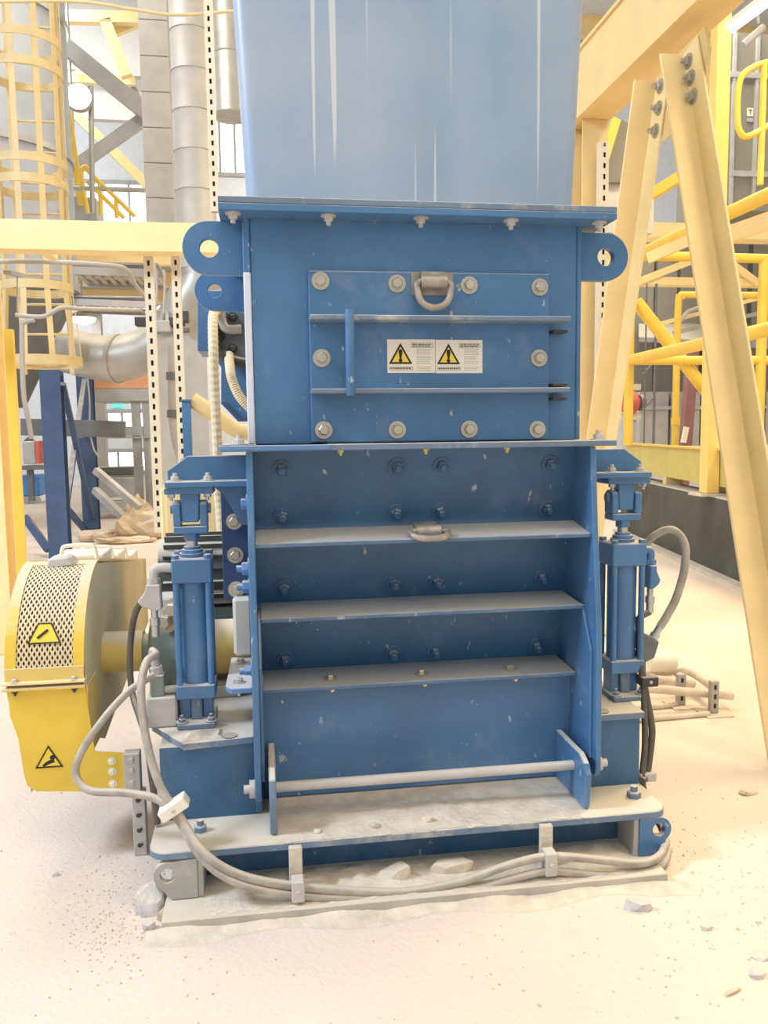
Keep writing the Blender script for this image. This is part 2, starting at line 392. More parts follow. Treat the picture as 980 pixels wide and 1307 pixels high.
# ============================================================ chute (upper hopper leg)
t = thing('hopper_chute', 'tall sheen-paled blue steel chute streaked with runs, rising out of frame above the bolted flange', 'chute', (.49, .45, 2.0))
b = MB(); n = 8
lo = rrect(-.015, .993, .0, .92, .035, n); hi = rrect(-.075, 1.055, -.02, .98, .035, n); k = len(lo)
b.add([(x, y, 2.02) for x, y in lo] + [(x, y, 3.5) for x, y in hi], [tuple(range(k))[::-1], tuple(range(k, 2 * k))] + [(i, (i + 1) % k, k + (i + 1) % k, k + i) for i in range(k)])
b.build('body', 'chute', t, smooth=True)
MB().box(-.098, 1.09, -.10, 1.02, 2.004, 2.022).build('flange', 'blue_dusty', t, bevel=.002)

# ============================================================ access housing (middle section)
t = thing('access_housing', 'blue steel box section with round lifting lugs between two flanges, carrying the bolted hatch', 'machine housing', (.5, .45, 1.30))
B(-.012, 1.003, 0, .9, 1.318, 1.985).build('body', 'blue', t, bevel=.003)
B(-.098, 1.09, -.10, 1.02, 1.984, 2.003).build('top_flange', 'blue', t, bevel=.002)
B(-.115, 1.10, -.10, 1.02, 1.300, 1.318).build('bottom_flange', 'blue_dusty', t, bevel=.002)
B(-.118, .205, -.112, .02, 1.303, 1.318).build('flange_shim', 'blue_lit', t, bevel=.002)
B(-.034, -.0125, -.004, .014, 1.32, 1.83).build('corner_strip', 'lit_strip', t, bevel=.003)
B(-.034, -.0125, -.004, .014, 1.83, 1.983).build('corner_strip', 'blue', t, bevel=.003)
B(1.003, 1.018, -.002, .03, 1.32, 1.983).build('corner_strip', 'blue', t, bevel=.003)
def lug(cx, cz, r, x_in, y0, y1, hr, parent, mt='blue', zin=None):
    s = 1 if x_in > cx else -1
    pts = []
    for i in range(19):
        a = math.pi / 2 + math.pi * i / 18
        pts.append((cx + s * r * math.cos(a), cz + r * math.sin(a)))
    pts = pts + [(x_in, cz - r), (x_in, cz + r)]
    return MB().plate_hole(pts, (cx, cz), hr, 'y', y0, y1, 24).build('lifting_lug', mt, parent, bevel=.0015)
lug(-.133, 1.905, .078, -.012, .03, .06, .028, t)
lug(-.16, 1.917, .078, -.012, .87, .90, .028, t)
lug(1.112, 1.90, .075, 1.003, .03, .06, .028, t)
lug(1.14, 1.912, .075, 1.003, .87, .90, .028, t)
for x in (-.058, .217, .492, .769, 1.05):
    bolt(t, (x, -.06, 1.984), (0, 0, -1), .014, 'steel_dusty', True, True, 'flange_nut')
for x in (.24, .50, .755):
    bolt(t, (x, -.07, 1.300), (0, 0, -1), .010, 'brass', False, True, 'flange_nut')
for x in (-.06, 1.06): bolt(t, (x, -.05, 1.318), (0, 0, 1), .016, 'steel_dusty', True, True, 'flange_bolt')

# ============================================================ hatch bolted on the housing
t = thing('access_hatch', 'blue bolted hatch with ribs, grab bar, two warning labels and a shackle ring', 'hatch', (.53, -.01, 1.322))
B(.157, .907, -.022, -.0005, 1.322, 1.834).build('cover_plate', 'blue', t, bevel=.003)
for z in (1.688, 1.474): B(.155, .948, -.098, -.022, z - .007, z + .007).build('rib', 'blue_dusty', t, bevel=.002)
for z in (1.66, 1.452, 1.495):
    B(.912, .958, -.045, -.0005, z - .008, z + .002).build('slot_lug', 'dark', t, bevel=.001)
MB().cyl((.27, -.098, 1.46), (.27, -.098, 1.71), .0135, 18).build('grab_bar', 'blue', t, smooth=True)
for x, z in ((.193, 1.803), (.424, 1.798), (.648, 1.796), (.873, 1.793), (.192, 1.576), (.872, 1.576), (.194, 1.36), (.42, 1.358), (.647, 1.357), (.868, 1.354)):
    bolt(t, (x, -.022, z), (0, -1, 0), .0165, 'zinc', True)
def dring(t, cx, y, z, w, h, r, lean, mt='ring_steel'):
    # weld-on shackle ring: strap over a D shaped ring; 'lean' is the direction the ring hangs in (unit y,z)
    dy, dz = lean
    P = []
    for i in range(14):
        a = math.pi * i / 13; P.append((math.cos(a) * w / 2, -math.sin(a) * h * .55 - h * .40))
    P = [(w / 2 * .92, 0.0)] + P + [(-w / 2 * .92, 0.0)]
    pts = [(cx + px, y - dy * pz, z - dz * pz) for px, pz in P]
    MB().tube(pts, r, 12, 3, closed=True).build('ring', mt, t, smooth=True)
dring(t, .532, -.052, 1.80, .098, .082, .0105, (-.10, -1.0))
b = MB().cyl((.492, -.050, 1.80), (.572, -.050, 1.80), .021, 16); b.box(.494, .570, -.045, -.022, 1.782, 1.832)
b.build('ring_strap', 'ring_steel', t, smooth=True, bevel=.002)
B(.468, .598, -.024, -.0218, 1.765, 1.832).build('bare_weld_patch', 'ring_steel', t)
# warning labels
def tri_outline(b, cx, cz, s, w, y0, y1):
    # triangle ring, apex up, side s, line width w
    h = s * .866; O = [(-s / 2, 0), (s / 2, 0), (0, h)]; c = (0, h / 3); k = 1 - w * 3 / h
    I = [(c[0] + (p[0] - c[0]) * k, c[1] + (p[1] - c[1]) * k) for p in O]
    vs = [(cx + p[0], y0, cz + p[1]) for p in O + I] + [(cx + p[0], y1, cz + p[1]) for p in O + I]
    fs = []
    for i in range(3):
        j = (i + 1) % 3; fs += [(i, j, 3 + j, 3 + i), (6 + i, 9 + i, 9 + j, 6 + j), (i, 6 + i, 6 + j, j), (3 + i, 3 + j, 9 + j, 9 + i)]
    b.add(vs, fs); return I
def warning_label(t, x0, x1, z0, z1, y):
    s = B(x0, x1, y - .0012, y, z0, z1).build('warning_label', 'paper', t)
    s['label'] = 'white warning sticker with a yellow exclamation triangle and small print'
    yf = y - .0012; W_ = x1 - x0; H_ = z1 - z0
    sc = W_ * .49; cx = x0 + W_ * .275; cz = z0 + H_ * .27; h = sc * .866
    MB().prism([(cx - sc * .47, cz + .004), (cx + sc * .47, cz + .004), (cx, cz + h * .96)], 'y', yf - .0003, yf).build('triangle_fill', 'sign_yellow', s)
    b = MB(); tri_outline(b, cx, cz, sc, h * .085, yf - .0007, yf - .0002)
    b.prism([(cx - .003, cz + h * .26), (cx + .003, cz + h * .26), (cx + .0062, cz + h * .60), (cx + .004, cz + h * .70), (cx - .004, cz + h * .70), (cx - .0062, cz + h * .60)], 'y', yf - .0007, yf - .0002)
    b.cyl((cx, yf - .0002, cz + h * .17), (cx, yf - .0007, cz + h * .17), .0058, 14)
    b.build('triangle_mark', 'black', s)
    q = MB(); bx0, bx1 = x0 + W_ * .50, x1 - W_ * .05; bz0, bz1 = z1 - H_ * .24, z1 - H_ * .10; e = .0008
    for a in ((bx0, bx1, bz0, bz0 + e), (bx0, bx1, bz1 - e, bz1), (bx0, bx0 + e, bz0, bz1), (bx1 - e, bx1, bz0, bz1)): q.box(a[0], a[1], yf - .0005, yf, a[2], a[3])
    cx0, cx1, cz0, cz1 = x0 + W_ * .04, x0 + W_ * .53, z0 + H_ * .09, z0 + H_ * .18
    for a in ((cx0, cx1, cz0, cz0 + e), (cx0, cx1, cz1 - e, cz1), (cx0, cx0 + e, cz0, cz1), (cx1 - e, cx1, cz0, cz1)): q.box(a[0], a[1], yf - .0005, yf, a[2], a[3])
    def words(xa, xb, z, hh, bb):
        x = xa
        while x < xb - .003:
            w = min(random.uniform(.004, .011), xb - x); bb.box(x, x + w, yf - .0005, yf, z, z + hh); x += w + .0018
    words(bx0 + .004, bx1 - .004, bz1 - .0062, .0032, q); words(bx0 + .004, bx1 - .004, bz0 + .0025, .0032, q)
    words(cx0 + .003, cx1 - .003, cz0 + .0028, .0042, q)
    q.build('caption_print', 'ink', s)
    q = MB()
    for k, (f, nl) in enumerate(((.70, 4), (.49, 3), (.33, 2), (.17, 3))):
        for l in range(nl): words(x0 + W_ * .61, x1 - W_ * random.uniform(.05, .12), z0 + H_ * f - l * .0048, .0016, q)
    q.build('small_print', 'ink_pale', s)
warning_label(t, .392, .5405, 1.531, 1.632, -.022); warning_label(t, .542, .690, 1.530, 1.631, -.022)

# ============================================================ gate section below
t = thing('discharge_gate', 'deep-blue stepped lower front with three dusty ledges, hex bolts and a lifting ring', 'machine gate', (.5, .2, .18))
def slant(z):  # depth of the inclined front plate at height z
    return .035 + (1.30 - z) / .75 * .145
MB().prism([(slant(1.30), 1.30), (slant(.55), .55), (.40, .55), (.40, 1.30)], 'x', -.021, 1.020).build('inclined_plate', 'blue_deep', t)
prof = [(-.085, 1.299), (-.114, 1.02), (-.150, .74), (-.157, .60), (-.157, .29), (-.150, .265), (-.135, .255), (-.06, .255), (-.055, .182), (.85, .182), (.85, 1.299)]
MB().prism(prof, 'x', -.041, -.021).build('side_plate', 'blue', t, bevel=.003)
MB().prism(prof, 'x', 1.020, 1.038).build('side_plate', 'blue', t, bevel=.003)
dp = [(-.052, .79), (-.128, .66), (-.128, .31), (.06, .31), (.10, .79)]
MB().prism(dp, 'x', -.021, -.011).build('doubler_plate', 'blue', t, bevel=.002)
MB().prism(dp, 'x', 1.010, 1.020).build('doubler_plate', 'blue', t, bevel=.002)
for (yb, zb, yf, zf) in ((.050, 1.053, -.100, 1.028), (.125, .806, -.062, .793), (.178, .565, -.012, .558)):
    xa, xb = (-.021, 1.020) if zb > 1 else (-.0105, 1.0095)
    MB().prism([(yb, zb), (yf, zf), (yf, zf - .013), (yb, zb - .013)], 'x', xa, xb).build('ledge', 'ledge_dusty', t, bevel=.002)
for z in (1.24, 1.09, .85, .60):
    for x in (.066, .43, .575, .936):
        bolt(t, (x, slant(z), z), (0, -1, -.19), .0185, 'blue_deep', True, True)
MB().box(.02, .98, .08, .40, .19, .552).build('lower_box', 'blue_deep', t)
for x in (.206, .504, .805):
    bolt(t, (x, .05, .5605), (0, -.03, 1), .014, 'zinc', True); bolt(t, (x, -.002, .545), (0, -1, -.2), .008, 'brass', False, True, 'plug')
# ring lying on the top ledge
dring(t, .507, -.075, 1.048, .108, .05, .0105, (-.92, -.38))
b = MB().cyl((.468, -.070, 1.046), (.546, -.070, 1.046), .020, 16); b.prism([(-.055, 1.034), (-.055, 1.064), (.005, 1.068), (.005, 1.045)], 'x', .470, .544)
b.build('ring_strap', 'ring_steel', t, smooth=True, bevel=.002)
# bolts and brackets on the outside of the left plate
for z in (.93, .872, .60):
    for yy in (.06,):
        bolt(t, (-.041, yy, z), (-1, 0, 0), .021, 'blue_lit', True, True, 'side_bolt')
bolt(t, (-.041, .05, 1.135), (-1, 0, 0), .018, 'blue_lit', True, False, 'side_bolt')
br = MB().prism([(-.041, -.09), (-.105, -.09), (-.122, -.06), (-.115, .26), (-.041, .26)], 'z', .575, .592).build('side_bracket', 'blue_lit', t, bevel=.002)
for yy in (-.03, .19): bolt(t, (-.082, yy, .592), (0, 0, 1), .012, 'steel', True, False, 'bracket_bolt')
bolt(t, (-.082, -.03, .575), (0, 0, -1), .012, 'steel', True, True, 'bracket_bolt')
B(-.105, -.041, .24, .50, .60, .80).build('side_block', 'plastic_white', t, bevel=.01)
B(1.038, 1.085, .03, .12, .52, .575).build('side_block', 'blue', t, bevel=.006)

# ============================================================ hinged flap at the bottom
t = thing('hinged_flap', 'blue lower flap with a dusty cross rod held between two pointed ears', 'flap', (.49, .0, .18))
B(-.0205, 1.0195, .045, .079, .182, .545).build('flap_panel', 'blue', t, bevel=.002)
ear = [(.045, .345), (-.16, .345), (-.20, .325), (-.217, .295), (-.217, .27), (-.205, .182), (.045, .182)]
MB().prism(ear, 'x', .962, .982).build('ear', 'blue', t, bevel=.003)
MB().prism([(y, z + (.02 if z > .3 else 0)) for y, z in ear], 'x', .0, .021).build('ear', 'blue_dusty', t, bevel=.003)
MB().cyl((.021, -.112, .285), (.962, -.112, .285), .0155, 18).build('cross_rod', 'steel_dusty', t, smooth=True)
b = MB().cyl((-.075, -.112, .285), (-.041, -.112, .285), .013, 14).cyl((-.058, -.112, .285), (-.0415, -.112, .285), .027, 18)
b.build('pivot_pin', 'steel_dusty', t, smooth=True)
b = MB().cyl((1.0385, -.112, .285), (1.075, -.112, .285), .013, 14).cyl((1.0385, -.112, .285), (1.055, -.112, .285), .024, 18)
b.build('pivot_pin', 'steel_dusty', t, smooth=True)

# ============================================================ base frame
t = thing('base_frame', 'dust-covered base frame of two wide plates with lugs, standing on the floor', 'machine base', (.44, .4, 0))
MB().prism(rrect(-.343, 1.222, -.252, 1.10, .05), 'z', .155, .178).build('top_plate', 'blue_dusty', t, bevel=.003)
B(-.30, 1.168, -.352, 1.10, .0, .034).build('sole_plate', 'sole', t, bevel=.003)
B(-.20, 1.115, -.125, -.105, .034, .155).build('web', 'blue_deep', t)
for x0 in (-.208, 1.110): B(x0, x0 + .016, -.245, -.125, .034, .155).build('stiffener', 'blue_caked', t, bevel=.002)
def base_lug(cx, cz, x_in, mt):
    s = 1 if x_in > cx else -1; r = .040; pts = []
    for i in range(15):
        a = math.radians(70 + 165 * i / 14); pts.append((cx + s * r * math.cos(a), cz + r * math.sin(a)))
    pts += [(x_in - s * .075, .036), (x_in, .036), (x_in, .1535)]
    MB().plate_hole(pts, (cx, cz), .021, 'y', -.25, -.228, 24).build('tie_down_lug', mt, t, bevel=.002)
base_lug(-.291, .109, -.208, 'blue_caked'); base_lug(1.190, .117, 1.126, 'blue')
# pedestals
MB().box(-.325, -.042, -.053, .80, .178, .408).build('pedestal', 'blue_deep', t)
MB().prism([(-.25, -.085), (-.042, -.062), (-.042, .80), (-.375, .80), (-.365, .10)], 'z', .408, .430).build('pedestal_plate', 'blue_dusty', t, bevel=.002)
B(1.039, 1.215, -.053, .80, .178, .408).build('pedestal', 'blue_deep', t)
B(1.039, 1.222, -.075, .80, .408, .430).build('pedestal_plate', 'blue_dusty', t, bevel=.002)
for x, y in ((-.115, -.045), (1.085, -.045)):
    MB().cyl((x, y, .4302), (x, y, .4325), .024, 18).build('plugged_hole', 'dark', t, smooth=True)
bolt(t, (1.155, -.145, .178), (0, 0, 1), .022, 'blue_dusty', False, True, 'anchor_nut')
bolt(t, (-.205, -.135, .178), (0, 0, 1), .020, 'blue_dusty', False, True, 'anchor_nut')
for x in (.07, .82):
    s = B(x - .019, x + .019, -.272, -.2535, .036, .172).build('hose_bracket', 'dust', t, bevel=.002)
# dust heaps lying on the base: uneven fine material nobody could count
def heap(name, label, x0, x1, y0, y1, zf, hmax, nx, ny, seed, edge=.25):
    rnd = random.Random(seed); g = [[rnd.random() for _ in range(ny + 1)] for _ in range(nx + 1)]; b = MB(); vs = []; fs = []
    for i in range(nx + 1):
        for j in range(ny + 1):
            u, v = i / nx, j / ny; e = min(1, min(u, 1 - u) / .06) * min(1, min(v, 1 - v) / edge)
            jit = .35 * (x1 - x0) / nx; jy = .35 * (y1 - y0) / ny
            vs.append((x0 + u * (x1 - x0) + (rnd.uniform(-jit, jit) if 0 < i < nx else 0), y0 + v * (y1 - y0) + rnd.uniform(-jy, jy), zf + .0006 + hmax * e * (.25 + .75 * g[i][j] * (.5 + .5 * math.sin(u * 9 + seed)) )))
    for i in range(nx):
        for j in range(ny):
            a = i * (ny + 1) + j; fs.append((a, a + ny + 1, a + ny + 2, a + 1))
    k = len(vs); vs += [(x0, y0, zf), (x1, y0, zf), (x1, y1, zf), (x0, y1, zf)]
    b.add(vs, fs)
    return tag(b.build(name, 'dust', smooth=True), label, 'dust', kind='stuff')
heap('dust_heap', 'crumbly beige dust lying along the front of the flap on the base', .022, .961, -.248, .044, .178, .012, 60, 9, 3)
heap('dust_heap', 'beige dust drift piled along the sole plate behind the hoses', -.19, 1.10, -.335, -.13, .034, .024, 46, 6, 5)
heap('dust_heap', 'loose crumbs of dust at the foot of the left ram', -.25, -.14, -.065, .02, .430, .014, 12, 6, 11)

# ============================================================ hydraulic rams
def ram(sgn, label):
    cx = .5 + sgn * .72; cy = .112; h = .061
    t = thing('hydraulic_ram', label, 'hydraulic cylinder', (cx, cy, .430), 'hydraulic rams beside the gate')
    X = lambda d: cx + sgn * (d if sgn < 0 else h + (d - h) * .55)
    B(cx - .058, cx + .058, cy - .085, cy + .085, .4305, .449).build('foot_plate', 'blue_dusty', t, bevel=.003)
    for d in (-.034, .034): B(cx + d - .016, cx + d + .016, cy - .03, cy + .03, .449, .520).build('foot_cheek', 'blue', t, bevel=.003)
    MB().prism([(cx - .017, .449), (cx + .017, .449), (cx + .017, .520), (cx - .017, .520)], 'y', cy - .045, cy + .045).build('foot_eye', 'blue_dusty', t, bevel=.004)
    for dx in (-.045, .045): bolt(t, (cx + dx, cy - .066, .449), (0, 0, 1), .012, 'blue_dusty', True, True, 'foot_bolt')
    B(cx - h, cx + h, cy - h, cy + h, .520, .566).build('end_cap', 'blue', t, bevel=.004)
    B(cx - h, cx + h, cy - h, cy + h, .890, .968).build('head_cap', 'blue', t, bevel=.004)
    MB().cyl((cx, cy, .566), (cx, cy, .890), .049, 28).build('barrel', 'blue', t, smooth=True)
    for dx in (-.049, .049):
        for dy in (-.049, .049):
            MB().cyl((cx + dx, cy + dy, .566), (cx + dx, cy + dy, .890), .0105, 12).build('tie_rod', 'blue', t, smooth=True)
            bolt(t, (cx + dx, cy + dy, .968), (0, 0, 1), .0135, 'blue', False, False, 'tie_nut')
    MB().lathe((cx, cy, .968), (cx, cy, 1.0), [(0, .041), (.35, .041), (.36, .034), (.7, .034), (.72, .026), (1, .026)], 24).build('gland', 'blue', t, smooth=True)
    MB().cyl((cx, cy, .995), (cx, cy, 1.035), .018, 18).build('piston_rod', 'steel', t, smooth=True)
    f = MB().cyl((cx, cy, 1.018), (cx, cy, 1.045), .026, 6)
    f.box(cx - .052, cx + .052, cy - .033, cy + .033, 1.043, 1.066)
    f.build('clevis_base', 'blue', t, bevel=.003)
    for s in (-1, 1):
        x0 = cx + s * .041; pr = [(cy - .033, 1.066), (cy + .033, 1.066), (cy + .033, 1.125)] + [(cy + .033 * math.cos(a), 1.125 + .022 * math.sin(a)) for a in [math.pi * i / 8 for i in range(1, 8)]] + [(cy - .033, 1.125)]
        MB().prism(pr, 'x', x0 - .0115, x0 + .0115).build('clevis_arm', 'blue', t, bevel=.003)
    MB().cyl((cx - .062, cy, 1.120), (cx + .062, cy, 1.120), .016, 16).build('clevis_pin', 'blue_dusty', t, smooth=True)
    MB().prism([(cx - .026, 1.078), (cx + .026, 1.078), (cx + .030, 1.168), (cx - .030, 1.168)], 'y', cy - .028, cy + .028).build('rod_eye', 'blue', t, bevel=.004)
    B(cx - .075, cx + .075, cy - .05, cy + .05, 1.168, 1.1895).build('eye_flange', 'blue', t, bevel=.003)
    for d in (-.055, .055): bolt(t, (cx + d, cy - .034, 1.168), (0, 0, -1), .012, 'steel', False, True, 'flange_bolt')
    # ports and valves on the outer side
    o = sgn
    MB().tube([(X(h), cy - .02, .935), (X(h + .035), cy - .02, .938), (X(h + .055), cy - .02, .93), (X(h + .058), cy - .02, .90)], .015, 10, 4).build('port_elbow', 'steel_dusty' if sgn < 0 else 'blue', t, smooth=True)
    bolt(t, (X(h + .058), cy - .02, .905), (0, 0, -1), .020, 'steel_dusty' if sgn < 0 else 'blue', False, False, 'port_nut')
    MB().prism([(X(h + .038), .888), (X(h + .08), .888), (X(h + .085), .865), (X(h + .108), .835), (X(h + .095), .820), (X(h + .06), .806), (X(h + .036), .806)], 'y', cy - .045, cy + .005).build('valve_block', 'steel_dusty' if sgn < 0 else 'blue', t, bevel=.003)
    MB().lathe((X(h + .06), cy - .02, .806), (X(h + .06), cy - .02, .72), [(0, .011), (.3, .011), (.32, .016), (.6, .016), (.62, .013), (1, .013)], 14).build('hose_fitting', 'steel', t, smooth=True)
    return t, X, cy, h
tL, XL, cyL, hL = ram(-1, 'blue upright hydraulic ram beside the yellow belt guard, its hose dusty and pale')
tR, XR, cyR, hR = ram(1, 'blue upright hydraulic ram on the side of the yellow braces and floor pipes')
# lower port pieces: left one stands in a block, right one is an angled block
MB().tube([(XL(hL), cyL - .02, .545), (XL(hL + .05), cyL - .02, .545)], .013, 10, 2).build('port_pipe', 'steel_dusty', tL, smooth=True)
B(-.362, -.318, cyL - .045, cyL + .0, .53, .60).build('lower_valve_block', 'gear_green', tL, bevel=.004)
MB().lathe((-.340, cyL - .022, .60), (-.352, cyL - .022, .672), [(0, .02), (.3, .02), (.32, .014), (1, .014)], 14).build('hose_fitting', 'steel_dusty', tL, smooth=True)
B(-.375, -.28, cyL - .05, cyL + .06, .4305, .53).build('valve_stand', 'steel_dusty', tL, bevel=.006)
MB().prism([(at(x, y, Y=.09).x, at(x, y, Y=.09).z) for x, y in ((818, 806), (829, 811), (838, 818), (832, 838), (822, 843), (813, 838), (816, 826))], 'y', .07, .115).build('lower_valve_block', 'grey_dark', tR, bevel=.003)
MB().tube([(1.281, .092, .545), (1.29, .092, .55), at(815, 842, Y=.092)], .013, 10, 4).build('port_pipe', 'steel_dusty', tR, smooth=True)
MB().lathe(at(833, 815, Y=.092), at(842, 800, Y=.092), [(0, .017), (.4, .017), (.42, .013), (1, .013)], 14).build('hose_fitting', 'steel', tR, smooth=True)

# ram brackets
def ram_bracket(sgn, label):
    f = lambda x: .5 + sgn * (x - .5) if sgn > 0 else 1 - (x)  # mirror about .5
    mx = (lambda x: x) if sgn < 0 else (lambda x: 1 - x)
    t = thing('ram_bracket', label, 'bracket', (mx(-.16), .1, 1.19), 'brackets above the rams')
    a, b_ = sorted((mx(-.290), mx(-.0415)))
    B(a, b_, .045, .19, 1.190, 1.208).build('shelf_plate', 'blue', t, bevel=.002)
    P = [(mx(-.288), 1.208), (mx(-.288), 1.240), (mx(-.225), 1.284), (mx(-.0415), 1.284), (mx(-.0415), 1.208)]
    MB().prism(P, 'y', .12, .14).build('upright_plate', 'blue', t, bevel=.002)
    P = [(mx(-.150), 1.1895), (mx(-.0415), 1.1895), (mx(-.0415), 1.06), (mx(-.065), 1.06), (mx(-.115), 1.155)]
    MB().prism(P, 'y', .13, .148).build('gusset', 'blue', t, bevel=.002)
    for x in (-.262, -.162): bolt(t, (mx(x), .075, 1.208), (0, 0, 1), .013, 'steel_dusty', True, True, 'shelf_bolt')
    return t
ram_bracket(-1, 'blue bolted bracket with a chamfered upright over the ram beside the belt guard')
ram_bracket(1, 'blue bolted bracket with a chamfered upright over the ram nearest the yellow braces')

# ============================================================ hydraulic hoses
def hose(name, pts, r, mt, label, group='hydraulic hoses', seg=10, sub=8):
    return tag(MB().tube(pts, r, seg, sub).build(name, mt, smooth=True), label, 'hose', group)
Pf = lambda x, y, Y: at(x, y, Y=Y)
hose('hydraulic_hose', [(-.353, .09, .674), Pf(199, 836, .05), Pf(187, 845, .0), Pf(180, 880, -.06), Pf(186, 940, -.13), Pf(203, 1000, -.19), Pf(228, 1040, -.225), Pf(262, 1090, -.30), Pf(310, 1118, -.318), Pf(378, 1131, -.318), Pf(450, 1137, -.318), Pf(520, 1138, -.318), Pf(590, 1125, -.318), Pf(650, 1104, -.318), Pf(701, 1093, -.318), Pf(760, 1097, -.318), Pf(815, 1102, -.318), Pf(842, 1092, -.29), Pf(850, 1072, -.22)], .0125, 'dusty_hose', 'pale dusty hose curving down from the left ram to the upper run along the base')
hose('hydraulic_hose', [Pf(196, 862, .05), Pf(165, 882, .0), Pf(132, 918, -.05), Pf(103, 962, -.08), Pf(97, 990, -.10), Pf(115, 1009, -.13), Pf(160, 1012, -.17), Pf(200, 1020, -.20), Pf(226, 1044, -.225), Pf(258, 1096, -.290), Pf(305, 1128, -.322), Pf(380, 1143, -.322), Pf(450, 1147, -.322), Pf(530, 1150, -.322), Pf(600, 1137, -.322), Pf(660, 1120, -.322), Pf(701, 1112, -.322), Pf(760, 1117, -.322), Pf(815, 1117, -.315), Pf(845, 1105, -.28), Pf(853, 1085, -.20)], .0115, 'dusty_hose', 'pale dusty hose looping out over the yellow guard to the lower run along the base')
hose('hydraulic_hose', [Pf(185, 762, .10), Pf(172, 785, .12), Pf(166, 830, .14), Pf(168, 880, .12), Pf(178, 915, .05), Pf(188, 950, -.02), (-.335, -.085, .185)], .0105, 'hose_dark', 'darker thin hose dropping behind the guard shaft cover')
hose('hydraulic_hose', [(1.314, .092, .722), Pf(815, 790, .085), Pf(814, 810, .13), Pf(818, 850, .06), Pf(825, 890, .03), Pf(832, 930, .0), Pf(829, 965, -.02), Pf(825, 990, -.03), (1.222, -.06, .19)], .0115, 'hose_dark', 'dark hose running straight down outside the right pedestal')
hose('hydraulic_hose', [at(842, 800, Y=.092), Pf(851, 786, .09), Pf(864, 760, .09), Pf(874, 722, .10), Pf(873, 692, .12), Pf(857, 676, .15), Pf(836, 683, .18), Pf(818, 700, .20), (1.27, .20, .93)], .0140, 'dusty_hose', 'thick hose arching high beside the right ram')
hose('hydraulic_hose', [at(820, 842, Y=.09), Pf(820, 862, .06), Pf(822, 900, .02), Pf(823, 950, -.02), Pf(820, 1000, -.05), (1.235, -.11, .10), (1.24, -.16, .08), Pf(851, 1080, -.20)], .0105, 'hose_dark', 'dark hose tucked against the right pedestal edge going to the base')
# clamps
def block_clamp(px, py, Y, ang, w, l, d, label, mt='steel_dusty'):
    c = at(px, py, Y=Y); t = thing('hose_clamp', label, 'clamp', c, 'hose clamps')
    u = Vector((math.cos(ang), 0, math.sin(ang)))
    MB().bar(c - u * l / 2, c + u * l / 2, d, w, (0, 0, 1) if abs(u.z) < .9 else (1, 0, 0)).build('clamp_block', mt, t, bevel=.003)
    bolt(t, c + Vector((0, -d / 2, 0)), (0, -1, 0), .006, 'steel_dusty', False, False, 'clamp_bolt')
block_clamp(222, 1030, -.225, .55, .034, .085, .05, 'pale block clamp gripping two hoses beside the left pedestal', 'plastic_white')
block_clamp(380, 1134, -.315, math.pi / 2, .036, .062, .045, 'dusty hose clamp on the base bracket nearest the belt guard')
block_clamp(701, 1100, -.315, math.pi / 2, .036, .070, .045, 'dusty hose clamp on the base bracket nearest the right lug')
block_clamp(826, 868, .05, 0.0, .035, .06, .05, 'dark clamp holding hoses below the right ram', 'dark')
block_clamp(824, 990, -.03, 0.0, .03, .06, .04, 'small clamp holding the dark hose low on the right pedestal', 'steel_dusty')

# ============================================================ yellow belt guard (shaft runs along X)
X1, X2 = -.795, -.560
gy, gz, gr = .42, .588, .335
t = thing('belt_guard', 'dusty yellow belt guard with perforated curved front and warning triangles, left of the machine', 'machine guard', ((X1 + X2) / 2, .3, 0))
def arc(a0, a1, r, n): return [(gy + r * math.cos(math.radians(a0 + (a1 - a0) * i / n)), gz + r * math.sin(math.radians(a0 + (a1 - a0) * i / n))) for i in range(n + 1)]
side = arc(180, 100, gr, 14) + [(1.55, .745), (1.55, .44), (.60, .33), (.36, .30), (gy - gr + .03, .40)]
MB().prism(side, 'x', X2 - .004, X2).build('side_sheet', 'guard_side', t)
sideL = side[:-3] + [(.60, .50), (gy - gr + .03, .50)]
MB().prism(sideL, 'x', X1, X1 + .004).build('side_sheet', 'yellow_dusty', t)
def curved(x0, x1, a0, a1, r0, r1, n=16):
    b = MB(); A = arc(a0, a1, r0, n); C = arc(a0, a1, r1, n)
    return b.prism(A + C[::-1], 'x', x0, x1)
curved(X1, X1 + .033, 180, 96, gr, gr + .006).build('rim', 'yellow', t)
curved(X2 - .033, X2, 180, 96, gr, gr + .006).build('rim', 'yellow', t)
curved(X1 + .033, X2 - .033, 103, 96, gr, gr + .006, 4).build('rim', 'yellow', t)
